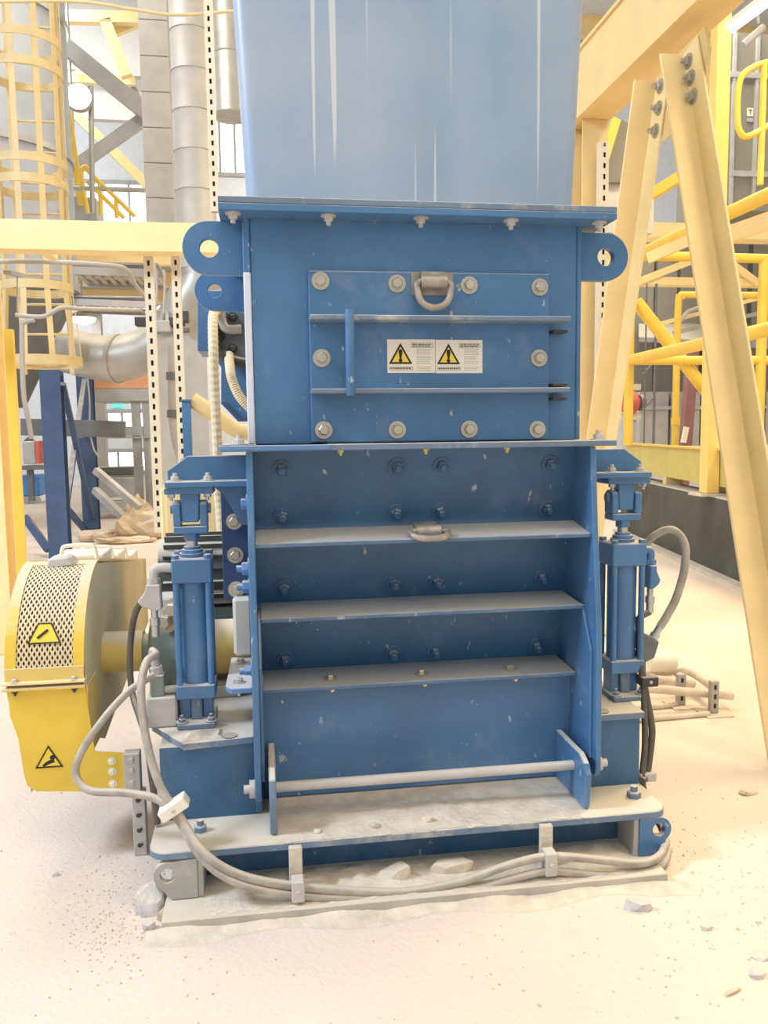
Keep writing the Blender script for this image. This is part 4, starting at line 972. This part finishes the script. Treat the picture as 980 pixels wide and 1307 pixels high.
rail([at(800, 905, Z=.012), at(850, 901, Z=.012), at(868, 897, Z=.012)], .012, t, 'conduit', 'dust')
rail([at(800, 920, Z=.012), at(850, 916, Z=.012), at(905, 911, Z=.012)], .012, t, 'conduit', 'dust')

# ============================================================ left background
a = at(0, 317, Y=3.0); b_ = at(0, 279, Y=3.0)
t = thing('crossbeam', 'bright cream horizontal crossbeam passing behind the left lifting lugs', 'steel beam', (-1.0, 3.0, a.z))
zc0, zc1 = a.z, b_.z
B(-2.6, .35, 3.0, 3.012, zc0, zc1).build('face_plate', 'cream_pale', t)
B(-2.6, .35, 3.012, 3.16, zc0, zc0 + .014).build('bottom_flange', 'cream_pale', t); B(-2.6, .35, 3.012, 3.16, zc1 - .014, zc1).build('top_flange', 'cream_pale', t)
t = thing('left_column', 'cream steel column cut by the left picture edge, standing beyond the belt guard', 'steel column', (-1.66, 2.95, 0))
MB().ibeam((-1.665, 2.88, 0.015), (-1.665, 2.88, 2.498), .22, .19, (0, 1, 0), .014).build('shaft', 'cream_pale', t); B(-1.80, -1.50, 2.74, 3.02, 0, .015).build('foot_plate', 'cream', t)
MB().ibeam((-1.80, 3.3, 0), (-1.80, 3.3, 4.6), .10, .14, (0, 1, 0), .012).build('upper_post', 'cream_pale', t)
# yellow ladder behind the column
YD = 3.9
t = thing('fixed_ladder', 'yellow ladder with thin rungs beside the left column, its foot on the floor', 'ladder', at(25, 780, Y=YD))
a = at(24, 780, Y=YD); b_ = at(12, 420, Y=YD)
xr = at(22, 600, Y=YD).x; xl = xr - .16
for x in (xr,): B(x - .045, x + .02, YD, YD + .05, 0, b_.z).build('stile', 'yellow_rail', t)
B(xl - .40, xl - .34, YD, YD + .05, 0, b_.z).build('stile', 'yellow_rail', t)
k = 0
while .15 + k * .2 < b_.z - .05:
    z = .15 + k * .2; MB().cyl((xl - .36, YD + .025, z), (xr, YD + .025, z), .010, 8).build('rung', 'cream_pale', t); k += 1
# caged ladder
YK = 5.6
c = at(42, 300, Y=YK); R_ = .315
zb = at(42, 468, Y=YK).z
t = thing('ladder_cage', 'tall cream-yellow ladder cage of hoops and flat bars at upper left', 'ladder cage', (c.x, YK, zb))
for k in range(10):
    an = math.radians(-95 + 36 * k) ; 
    x, y = c.x + R_ * math.cos(an), YK + R_ * math.sin(an)
    if 55 < (math.degrees(an) % 360) < 125: continue
    rad = Vector((math.cos(an), math.sin(an), 0))
    z1 = at(42, 372, Y=YK).z
    MB().bar((x, y, z1), (x, y, 6.2), .052, .008, rad).build('upright_bar', 'cream_cage', t)
    MB().bar((c.x + (R_ + .055) * math.cos(an), YK + (R_ + .055) * math.sin(an), zb + .02), (x, y, z1), .050, .008, rad).build('upright_bar', 'cream_cage', t)
def hoop(z, r, h):
    b = MB(); n = 28; vs = []
    for i in range(n):
        an = 2 * math.pi * i / n
        for rr, zz in ((r, z), (r + .008, z), (r + .008, z + h), (r, z + h)): vs.append((c.x + rr * math.cos(an), YK + rr * math.sin(an), zz))
    b.add(vs, [(4 * i + j, 4 * ((i + 1) % n) + j, 4 * ((i + 1) % n) + (j + 1) % 4, 4 * i + (j + 1) % 4) for i in range(n) for j in range(4)])
    b.build('hoop', 'cream_cage', t)
for py in (366, 236, 210, 92, 56, -40): hoop(at(42, py + 8, Y=YK).z, R_ + .004, .075)
hoop(zb, R_ + .055, .085)
for s_ in (-.22, .22): B(c.x + s_ - .02, c.x + s_ + .02, YK + R_ - .02, YK + R_ + .03, zb - .05, 6.2).build('ladder_stile', 'cream_cage', t)
for k in range(15): MB().cyl((c.x - .22, YK + R_, zb + .05 + k * .28), (c.x + .22, YK + R_, zb + .05 + k * .28), .012, 8).build('ladder_rung', 'cream_cage', t)
# silo with cone
YS = 8.6
a = at(90, 200, Y=YS); rs = .95; cx = a.x - rs
zs = at(50, 375, Y=YS).z; zcn = at(50, 520, Y=YS).z
t = thing('storage_silo', 'grey-blue round silo with a dark cone, mostly hidden behind the ladder cage', 'silo', (cx, YS, zcn))
MB().cyl((cx, YS, zs), (cx, YS, 9.5), rs, 40).build('shell', 'silo', t, smooth=True)
MB().cyl((cx, YS, zs), (cx, YS, zcn), rs * .98, 40, .25).build('cone', 'grey_dark', t, smooth=True)
for z in (zs + .02, zs + 1.6, zs + 3.2): MB().cyl((cx, YS, z), (cx, YS, z + .07), rs + .03, 40).build('band', 'galv', t, smooth=True)
# blue support frame
def ib(t, px0, py0, px1, py1, Y, w, mt='blue_far', name='leg', Y1=None, floor=False):
    p = at(px0, py0, Y=Y); q = at(px1, py1, Y=Y1 or Y)
    if floor: p.z = 0
    up = (0, 1, 0)
    return MB().ibeam(p, q, w, w, up, .016).build(name, mt, t)
YF = 6.95
t = thing('silo_frame', 'dark blue steel frame legs and crossed braces below the ladder cage', 'steel frame', at(75, 705, Y=YF))
p = at(72, 600, Y=YF); MB().ibeam((p.x, YF, 0), (p.x, YF, at(70, 470, Y=YF).z), .21, .19, (0, 1, 0), .016).build('leg', 'blue_far', t)
YF2 = 9.2
p2 = at(114, 600, Y=YF2); MB().ibeam((p2.x, YF2, 0), (p2.x, YF2, at(112, 478, Y=YF2).z), .20, .18, (0, 1, 0), .016).build('leg', 'blue_far', t)
def brc(a_, b2, Ya, Yb, w=.075): MB().bar(at(*a_, Y=Ya), at(*b2, Y=Yb), w, w * .8, (0, 1, 0)).build('brace', 'blue_far', t)
brc((80, 490), (118, 662), 7.0, 9.1, .06); brc((108, 485), (82, 665), 9.0, 7.0, .06); brc((32, 660), (62, 702), 7.2, 7.0, .08); brc((86, 650), (110, 678), 8.4, 9.2, .07)
MB().bar(at(28, 545, Y=8.0), at(160, 548, Y=8.0), .12, .20).build('tie_beam', 'grey_dark', t)
MB().bar(at(34, 560, Y=8.2), at(85, 610, Y=8.2), .08, .1).build('brace', 'grey_dark', t)
MB().bar(at(122, 600, Y=8.6), at(178, 648, Y=8.3), .09, .08).build('brace', 'grey_steel', t)
MB().bar(at(121, 625, Y=8.6), at(157, 660, Y=8.3), .09, .08).build('brace', 'grey_steel', t)
c = at(106, 550, Y=8.9); t = thing('small_motor', 'round grey motor unit fixed on the farther blue leg', 'motor', c)
MB().cyl(c, c + Vector((0, -.22, 0)), .085, 20).build('motor_body', 'galv', t, smooth=True); MB().box(c.x + .06, c.x + .14, c.y - .12, c.y, c.z - .06, c.z + .14).build('junction_box', 'galv_pale', t)
MB().tube([c + Vector((.1, -.06, .14)), c + Vector((.11, -.06, .5)), c + Vector((.07, -.06, .95))], .012, 8, 4).build('conduit', 'galv_pale', t, smooth=True)
MB().tube([c + Vector((.1, -.06, -.06)), c + Vector((.14, -.06, -.25)), c + Vector((.2, -.06, -.35))], .012, 8, 4).build('conduit', 'galv_pale', t, smooth=True)
# feeder machine with orange lid
YM = 10.0
t = thing('feeder_machine', 'grey platform machine with a terracotta lid between the blue leg and the strut', 'machine', at(160, 690, Y=YM))
boxpx(MB(), 116, 195, 478, 490, YM, 1.0).build('lid', 'orange', t, bevel=.02); boxpx(MB(), 112, 198, 488, 496, YM - .1, 1.2).build('lid_rim', 'orange', t)
boxpx(MB(), 113, 197, 496, 512, YM - .1, 1.2).build('deck_beam', 'grey_steel', t)
boxpx(MB(), 118, 182, 544, 557, YM - .04, .03).build('cross_beam', 'grey_steel', t); boxpx(MB(), 118, 197, 557, 560, YM - .1, .9).build('shelf', 'galv_pale', t)
for px in (176, 190): 
    a = at(px, 600, Y=YM); B(a.x - .06, a.x + .06, YM, YM + .1, 0, at(px, 500, Y=YM).z).build('leg', 'galv', t)
a = at(196, 600, Y=YM - .3); B(a.x - .05, a.x + .05, YM - .3, YM - .2, 0, at(px, 560, Y=YM).z).build('leg', 'galv', t)
boxpx(MB(), 120, 178, 596, 608, YM + 1.6, .5).build('hopper_lip', 'grey_dark', t); boxpx(MB(), 120, 176, 610, 636, YM + 1.2, .6).build('drawer_unit', 'galv', t)
boxpx(MB(), 122, 172, 640, 655, YM + 1.0, .4).build('foot_beam', 'grey_steel', t)
t = thing('exit_sign', 'small glowing turquoise sign above the far daylight opening', 'sign', at(150, 522, Y=19.9))
s = boxpx(MB(), 144, 156, 511, 520, 19.9, .098).build('sign_box', 'sign_green', t); MB().cyl(at(150, 511, Y=19.95), at(150, 490, Y=19.95), .02, 8).build('sign_stem', 'grey_steel', t)
# control box and blue tote
c = at(40, 580, Y=7.6); t = thing('control_box', 'grey control box with a red edge below the dark silo cone', 'control box', c)
boxpx(MB(), 30, 45, 563, 592, 7.6, .2).build('box', 'galv', t, bevel=.01); boxpx(MB(), 45, 49, 563, 592, 7.6, .2).build('red_side', 'red', t)
boxpx(MB(), 28, 60, 594, 600, 7.6, .3).build('shelf', 'grey_dark', t); boxpx(MB(), 36, 41, 600, 640, 7.7, .08).build('stand', 'grey_dark', t)
c = at(42, 638, Y=14.5); t = thing('blue_tote', 'small bright blue wheeled tote far off on the floor at left', 'tote', (c.x, 14.6, 0))
a = at(30, 630, Y=14.5); b_ = at(51, 607, Y=14.5); B(a.x, b_.x, 14.4, 14.9, .14, b_.z).build('tub', 'blue_drum', t, bevel=.03); B(a.x - .02, b_.x + .02, 14.38, 14.92, b_.z - .04, b_.z + .02).build('rim', 'blue_drum', t)
for x in (a.x + .06, b_.x - .06): MB().cyl((x, 14.38, .075), (x, 14.44, .075), .075, 14).build('wheel', 'grey_steel', t)
# crumpled sacks
def sack(px, py, sx, sy, sz, label, seed, rz):
    c_ = at(px, py, Z=0); rnd = random.Random(seed); bm = bmesh.new(); bmesh.ops.create_icosphere(bm, subdivisions=3, radius=1)
    for v in bm.verts:
        k = 1 + .22 * math.sin(5 * v.co.x + seed) * math.cos(4 * v.co.y) + rnd.uniform(-.10, .10)
        v.co = Vector((v.co.x * sx * k, v.co.y * sy * k, max(0, (v.co.z * .55 + .42)) * sz * k))
    me = bpy.data.meshes.new('paper_sack'); bm.to_mesh(me); bm.free(); me.materials.append(MATS['sack'])
    o = bpy.data.objects.new('paper_sack', me); COL.objects.link(o); o.location = (c_.x, c_.y, 0); o.rotation_euler = (0, 0, rz)
    return tag(o, label, 'sack', 'crumpled sacks on the far floor')
sack(180, 688, .34, .22, .36, 'big crumpled brown paper sack heaped beside the far strut', 3, .2)
sack(132, 690, .28, .16, .14, 'flattened brown sack at the left end of the sack heap', 5, .3)
sack(165, 693, .36, .13, .08, 'thin flat brown sack lying in front of the heap', 6, 0.05)
sack(178, 680, .18, .15, .46, 'folded brown sack standing at the back of the heap', 8, .6)
# post foot box in front (pale cabinet behind the left ram)
c = at(258, 700, Y=1.7); t = thing('pale_cabinet', 'plain cream cabinet standing behind the left ram clevis', 'cabinet', (c.x, 1.8, 0))
a = at(208, 735, Y=1.75); b_ = at(285, 622, Y=1.75); B(a.x, b_.x, 1.75, 2.1, 0, b_.z).build('carcass', 'cream_pale', t, bevel=.01); B(a.x + .03, b_.x - .03, 1.742, 1.75, .1, b_.z - .03).build('door', 'cream_pale', t, bevel=.002)
# ducts
def duct(px0, px1, py0, py1, Y, label, rings, mt='galv_pale', rect=False):
    a = at(px0, 200, Y=Y); b2 = at(px1, 200, Y=Y); r = (b2.x - a.x) / 2; cx = (a.x + b2.x) / 2
    z0 = at((px0 + px1) / 2, py1, Y=Y).z; z1 = at((px0 + px1) / 2, py0, Y=Y).z
    t = thing('ventilation_duct', label, 'duct', (cx, Y, z0), 'vertical ducts at upper left')
    n = rings; h = (z1 - z0) / n
    for k in range(n):
        za_, zb2 = z0 + k * h, z0 + (k + 1) * h
        if rect: B(cx - r, cx + r, Y - r * .8, Y + r * .8, za_, zb2 - .006).build('duct_section', mt, t, bevel=.006)
        else: MB().lathe((cx, Y, za_), (cx, Y, zb2), [(0, r * 1.0), (.02, r * 1.025), (.04, r), (.97, r), (1, r * .985)], 32).build('duct_section', mt, t, smooth=True)
    return cx, r, z0
duct(185, 221, -60, 300, 7.4, 'slimmer pale grey duct with cross seams, left of the pair', 8, rect=True)
cxd, rd, zd = duct(222, 274, -60, 345, 6.2, 'wide round pale grey duct with ring seams, right of the pair', 8)
duct(272, 322, -80, 150, 9.6, 'short thick duct ending high between the tall strut and the chute', 3, 'galv')
t = thing('elbow_duct', 'large dented galvanised elbow duct sweeping left below the crossbeam', 'duct', at(150, 470, Y=6.2))
E = [(cxd, 6.2, zd), (cxd, 6.2, zd - .12), at(240, 388, Y=6.2), at(222, 420, Y=6.2), at(190, 446, Y=6.2), at(150, 458, Y=6.2), at(118, 455, Y=6.3), at(88, 448, Y=6.5)]
rad = [.215, .225, .23, .235, .24, .235, .21, .20]
MB().tube(E, .228, 32, 8).build('duct_bend', 'galv', t, smooth=True)
for i in (3, 5): 
    p_, q_ = Vector(E[i]), Vector(E[i + 1]); d_ = (q_ - p_).normalized(); MB().cyl(p_ - d_ * .02, p_ + d_ * .02, rad[i] + .012, 28).build('seam_ring', 'galv_pale', t, smooth=True)
# pneumatic valve cluster on the elbow
t = thing('valve_cluster', 'cluster of small dark valves and tubes where the elbow meets the strut', 'valves', at(210, 415, Y=5.6))
rnd = random.Random(2)
for k in range(14):
    p_ = at(rnd.uniform(178, 240), rnd.uniform(382, 422), Y=5.6 + rnd.uniform(-.1, .1)); s_ = rnd.uniform(.03, .07)
    B(p_.x - s_, p_.x + s_, p_.y - s_, p_.y + s_, p_.z - s_, p_.z + s_ * .6).build('valve_unit', rnd.choice(['grey_dark', 'grey_steel', 'dark']), t, bevel=.01)
for k in range(5): rail([at(185 + k * 12, 330 + k * 7, Y=5.5), at(190 + k * 10, 370, Y=5.5), at(186 + k * 11, 400, Y=5.5)], .012, t, 'air_tube', 'galv_pale', 5)
# roof trusses, lamps, stairs at upper left
t = thing('roof_truss', 'pale steel truss members crossing behind the hanging lamp at upper left', 'truss', at(130, 100, Y=13))
def tb(a_, b2, Y=13.0, w=.20, mt='galv_pale', Y2=None): MB().bar(at(*a_, Y=Y), at(*b2, Y=Y2 or Y), w, w * .8, (0, 1, 0)).build('truss_member', mt, t)
tb((78, 55), (192, 148), w=.26); tb((192, 146), (84, 222), 13.3, .2); tb((74, 22), (186, 24), 14, .2, 'cream_pale'); tb((134, 26), (162, 98), 14, .2, 'cream_pale'); tb((78, 100), (172, 104), 14.3, .16, 'cream_pale'); tb((145, 42), (178, 28), 14.2, .14, 'cream_pale'); tb((148, 62), (178, 128), 14.4, .1, 'grey_steel')
tb((90, 140), (190, 238), 15.0, .18, 'cream'); tb((74, 30), (92, 90), 14.0, .12, 'cream_pale')
boxpx(MB(), 72, 192, -20, 92, 16.5, .2).build('roof_panel', 'roof_white', t); boxpx(MB(), 80, 192, 118, 150, 17.0, .2).build('roof_panel', 'roof_white', t)
t = thing('high_bay_lamp', 'glaring round lamp on a thin pole beside the upper left truss', 'lamp', at(116, 272, Y=9.6))
cL = at(101, 125, Y=9.6)
MB().lathe(cL + Vector((0, -.05, 0)), cL + Vector((0, .20, 0)), [(0, .17), (.25, .19), (.6, .15), (1, .06)], 24).build('lamp_shade', 'galv', t, smooth=True)
MB().lathe(cL + Vector((0, -.12, 0)), cL + Vector((0, -.05, 0)), [(0, .08), (.4, .14), (1, .165)], 24).build('glowing_lens', 'lamp_glow', t, smooth=True)
MB().cyl(at(116, 110, Y=9.7), at(118, 272, Y=9.7), .035, 10).build('pole', 'galv', t, smooth=True)
t = thing('high_bay_lamp', 'smaller round lamp glowing under the far ceiling below the crossbeam', 'lamp', at(106, 410, Y=13))
cL = at(106, 406, Y=13); MB().lathe(cL + Vector((0, 0, .12)), cL + Vector((0, 0, 0)), [(0, .08), (.5, .2), (1, .24)], 20).build('lamp_shade', 'galv', t, smooth=True)
MB().lathe(cL, cL + Vector((0, 0, -.10)), [(0, .22), (.6, .19), (1, .08)], 20).build('glowing_lens', 'lamp_glow', t, smooth=True)
MB().cyl(cL + Vector((0, 0, .1)), cL + Vector((0, 0, 1.2)), .015, 8).build('cord', 'grey_steel', t)
t = thing('stair_flight', 'yellow stair rails descending in front of the bright opening at upper left', 'stair', at(130, 270, Y=12))
for (a_, b2) in (((108, 214), (172, 276)), ((112, 232), (158, 278)), ((102, 216), (112, 272)), ((127, 235), (129, 275)), ((148, 255), (149, 278))):
    MB().cyl(at(*a_, Y=12), at(*b2, Y=12), .035, 10).build('stair_rail', 'yellow_rail', t, smooth=True)
rail([at(104, 240, Y=12), at(104, 218, Y=12), at(110, 213, Y=12), at(116, 220, Y=12)], .035, t, 'stair_rail'); MB().bar(at(85, 130, Y=12.5), at(104, 262, Y=12.5), .1, .08, (0, 1, 0)).build('stringer', 'yellow_rail', t)
MB().cyl(at(88, 240, Y=12), at(192, 243, Y=12), .04, 10).build('cross_rail', 'galv_pale', t)
boxpx(MB(), 86, 122, 252, 284, 12.6, .6).build('dark_landing', 'grey_steel', t)
for yy in (12.7, 13.1): MB().cyl((at(90, 252, Y=12.6).x, yy, at(90, 252, Y=12.6).z), (at(90, 252, Y=12.6).x, yy, 12.0), .02, 8).build('hanger_rod', 'grey_steel', t)
# cable trays and conduits under the crossbeam
def tray(y0, y1, x0, x1, Y, label):
    t = thing('cable_tray', label, 'cable tray', at((x0 + x1) / 2, y1, Y=Y), 'ladder cable trays')
    p_, q_ = at(x0, y1, Y=Y), at(x1, y1 + 4, Y=Y); d = .75
    for yy in (0, d): MB().bar(p_ + Vector((0, yy, 0)), q_ + Vector((0, yy, 0)), .03, .08).build('side_rail', 'galv_pale', t)
    n = 9
    for k in range(n):
        s_ = p_ + (q_ - p_) * (k + .5) / n; MB().bar(s_, s_ + Vector((0, d, 0)), .05, .02).build('tray_rung', 'galv_pale', t)
    B(p_.x, q_.x, Y + .02, Y + d, min(p_.z, q_.z) + .09, min(p_.z, q_.z) + .11).build('cable_layer', 'grey_steel', t)
tray(345, 345, 88, 202, 6.6, 'ladder cable tray just below the cream crossbeam'); tray(385, 385, 88, 190, 8.5, 'farther ladder cable tray above the small glowing lamp')
t = thing('far_ceiling', 'pale suspended ceiling panels and beams beyond the cable trays', 'ceiling panels', at(140, 420, Y=14))
a = at(84, 360, Y=14); b_ = at(200, 360, Y=14)
for k in range(4): B(a.x - 1, b_.x + 1.5, 11.6 + k * 1.5, 13.0 + k * 1.5, a.z + .1, a.z + .2).build('ceiling_panel', 'galv_pale', t)
for k in range(3): B(a.x - 1, b_.x + 1.5, 11.4 + k * 2.0, 11.55 + k * 2.0, a.z - .15, a.z + .1).build('ceiling_beam', 'cream_pale', t)
a = at(122, 400, Y=13.5); B(a.x - .08, a.x + .08, 13.5, 13.7, 0, at(128, 380, Y=13.5).z).build('pillar', 'galv_pale', t)
def conduit(pts, r, label, mt='galv_pale'):
    return tag(MB().tube(pts, r, 10, 6).build('conduit', mt, smooth=True), label, 'conduit', 'conduits under the crossbeam')
conduit([at(-20, 334, Y=3.6), at(60, 334, Y=3.6), at(140, 339, Y=3.6), at(162, 345, Y=3.7), at(174, 365, Y=4.0), at(196, 392, Y=4.6)], .016, 'grey conduit running level under the crossbeam then dropping to the valves')
conduit([at(20, 402, Y=4.6), at(55, 404, Y=4.6), at(78, 393, Y=4.6), at(105, 394, Y=4.8), at(180, 396, Y=5.4)], .018, 'wavy pale conduit crossing in front of the ladder cage')
conduit([at(44, 408, Y=4.6), at(30, 412, Y=4.6), at(28, 425, Y=4.6), at(30, 500, Y=4.6), at(37, 540, Y=4.6), at(40, 560, Y=4.6)], .020, 'pale conduit bending down past the foot of the ladder cage')
conduit([at(-10, 2, Y=3.4), at(100, 2, Y=3.4), at(170, 12, Y=3.4), at(225, 19, Y=3.4), at(300, 14, Y=3.4)], .010, 'thin tan cable sagging across the top left', 'cream_cage')
t = thing('bar_lamp', 'unlit cream bar lamp fixed under the crossbeam', 'lamp', at(60, 325, Y=3.3))
MB().bar(at(48, 312, Y=3.1), at(68, 328, Y=3.5), .06, .05).build('lamp_body', 'cream_pale', t, bevel=.006); MB().bar(at(50, 306, Y=3.12), at(50, 314, Y=3.12), .02, .02).build('clip', 'galv', t)
t = thing('bar_lamp', 'thin silver bar lamp beside the left column at conduit height', 'lamp', at(22, 350, Y=3.6))
MB().bar(at(9, 347, Y=3.36), at(28, 352, Y=3.7), .05, .03).build('lamp_body', 'galv', t, bevel=.004); MB().cyl(at(22, 352, Y=3.6), at(22, 400, Y=3.6), .006, 6).build('cord', 'grey_steel', t)
# blue feed boot, flexible hoses and pipes behind the machine on the left
YH = 1.55
t = thing('feed_boot', 'blue inclined boot of another machine showing behind the left lifting lugs', 'machine boot', at(290, 540, Y=YH))
P = [(252, 370), (365, 370), (365, 536), (302, 536), (282, 515), (282, 468), (268, 448), (252, 448)]
MB().prism([(at(x, y, Y=YH).x, at(x, y, Y=YH).z) for x, y in P], 'y', YH, YH + .35).build('shell', 'blue', t, bevel=.004)
P = [(282, 515), (304, 538), (322, 538), (322, 533), (306, 533), (285, 512)]
MB().prism([(at(x, y, Y=YH - .02).x, at(x, y, Y=YH - .02).z) for x, y in P], 'y', YH - .04, YH - .001).build('edge_flange', 'blue_far', t)
boxpx(MB(), 342, 362, 530, 1000, YH + .1, .12).build('boot_leg', 'blue', t)
MB().tube([at(276, 398, Y=YH - .05), at(277, 440, Y=YH - .05), at(290, 457, Y=YH - .05), at(318, 464, Y=YH - .05)], .022, 10, 6).build('rubber_skirt', 'dark', t, smooth=True)
MB().prism([(at(x, y, Y=YH - .03).x, at(x, y, Y=YH - .03).z) for x, y in ((280, 400), (318, 400), (318, 460), (292, 455), (280, 440))], 'y', YH - .03, YH - .002).build('skirt_plate', 'grey_dark', t)
MB().tube([at(282, 398, Y=YH - .06), at(283, 410, Y=YH - .06), at(290, 420, Y=YH - .06), at(308, 420, Y=YH - .06)], .022, 10, 5).build('pipe_elbow', 'galv_pale', t, smooth=True)
for px, py in ((297, 405), (297, 445), (281, 430)): bolt(t, at(px, py, Y=YH - .03), (0, -1, 0), .014, 'dark', True)
def flex(pts, r, label):
    return tag(MB().tube(pts, r, 12, 14, ridges=.12).build('flexible_hose', 'flex', smooth=False), label, 'hose', 'cream flexible hoses')
flex([at(277, 396, Y=1.51), at(272, 404, Y=1.38), at(272, 440, Y=1.3), at(274, 500, Y=1.3), at(277, 560, Y=1.3), at(279, 620, Y=1.35)], .021, 'cream ribbed hose hanging straight down behind the left lugs')
flex([at(292, 452, Y=1.51), at(294, 475, Y=1.43), at(297, 487, Y=1.42), at(305, 505, Y=1.42), at(318, 520, Y=1.42), at(335, 535, Y=1.42)], .021, 'cream ribbed hose curving in behind the housing edge')
flex([at(274, 600, Y=1.2), at(280, 650, Y=1.2), at(284, 720, Y=1.1), (-.15, 1.06, .5), (-.15, 1.05, .19)], .018, 'short cream ribbed hose low between the left ram and the mounting plate')
tag(MB().tube([at(245, 510, Y=2.3), at(275, 530, Y=2.3), at(300, 548, Y=2.3), at(335, 562, Y=2.3), (.35, 2.3, .95), (.8, 2.3, .5), (1.0, 2.3, .02)], .045, 14, 6).build('yellow_pipe', 'cream', smooth=True), 'cream-yellow pipe slanting down behind the ribbed hose', 'pipe')
t = thing('blue_post', 'slim blue post end standing left of the ribbed hose', 'steel post', at(240, 580, Y=1.9))
a = at(240, 590, Y=2.25); b_ = at(240, 512, Y=2.25); B(a.x - .024, a.x + .024, 2.25, 2.3, 0, b_.z).build('shaft', 'blue', t, bevel=.003); B(a.x - .03, a.x + .03, 2.24, 2.31, b_.z, b_.z + .01).build('cap', 'blue', t)
a = at(236, 470, Y=2.2); 
t = thing('wall_pipes', 'two pale vertical pipes with dark couplings behind the strut channels', 'pipes', at(222, 590, Y=4.4))
rail([at(220, 440, Y=4.4), at(220, 520, Y=4.4), at(224, 560, Y=4.4), at(232, 585, Y=4.4), at(246, 592, Y=4.4)], .035, t, 'pipe', 'galv_pale'); rail([at(228, 430, Y=4.5), at(229, 500, Y=4.5), at(233, 560, Y=4.5), at(244, 578, Y=4.5)], .03, t, 'pipe', 'galv')
for px, py in ((220, 480), (221, 528)):
    p_ = at(px, py, Y=4.4); MB().cyl(p_ + Vector((0, 0, -.03)), p_ + Vector((0, 0, .03)), .05, 16).build('coupling', 'grey_dark', t, smooth=True)
boxpx(MB(), 200, 262, 428, 610, 5.6, .1).build('backing_panel', 'galv_pale', t)
t = thing('yellow_block', 'small yellow block on the floor right of the far machine legs', 'block', at(205, 630, Y=9.0))
boxpx(MB(), 198, 212, 620, 634, 9.0, .3).build('block', 'yellow_rail', t, bevel=.01); boxpx(MB(), 199, 211, 634, 682, 9.02, .26).build('stand', 'grey_steel', t)
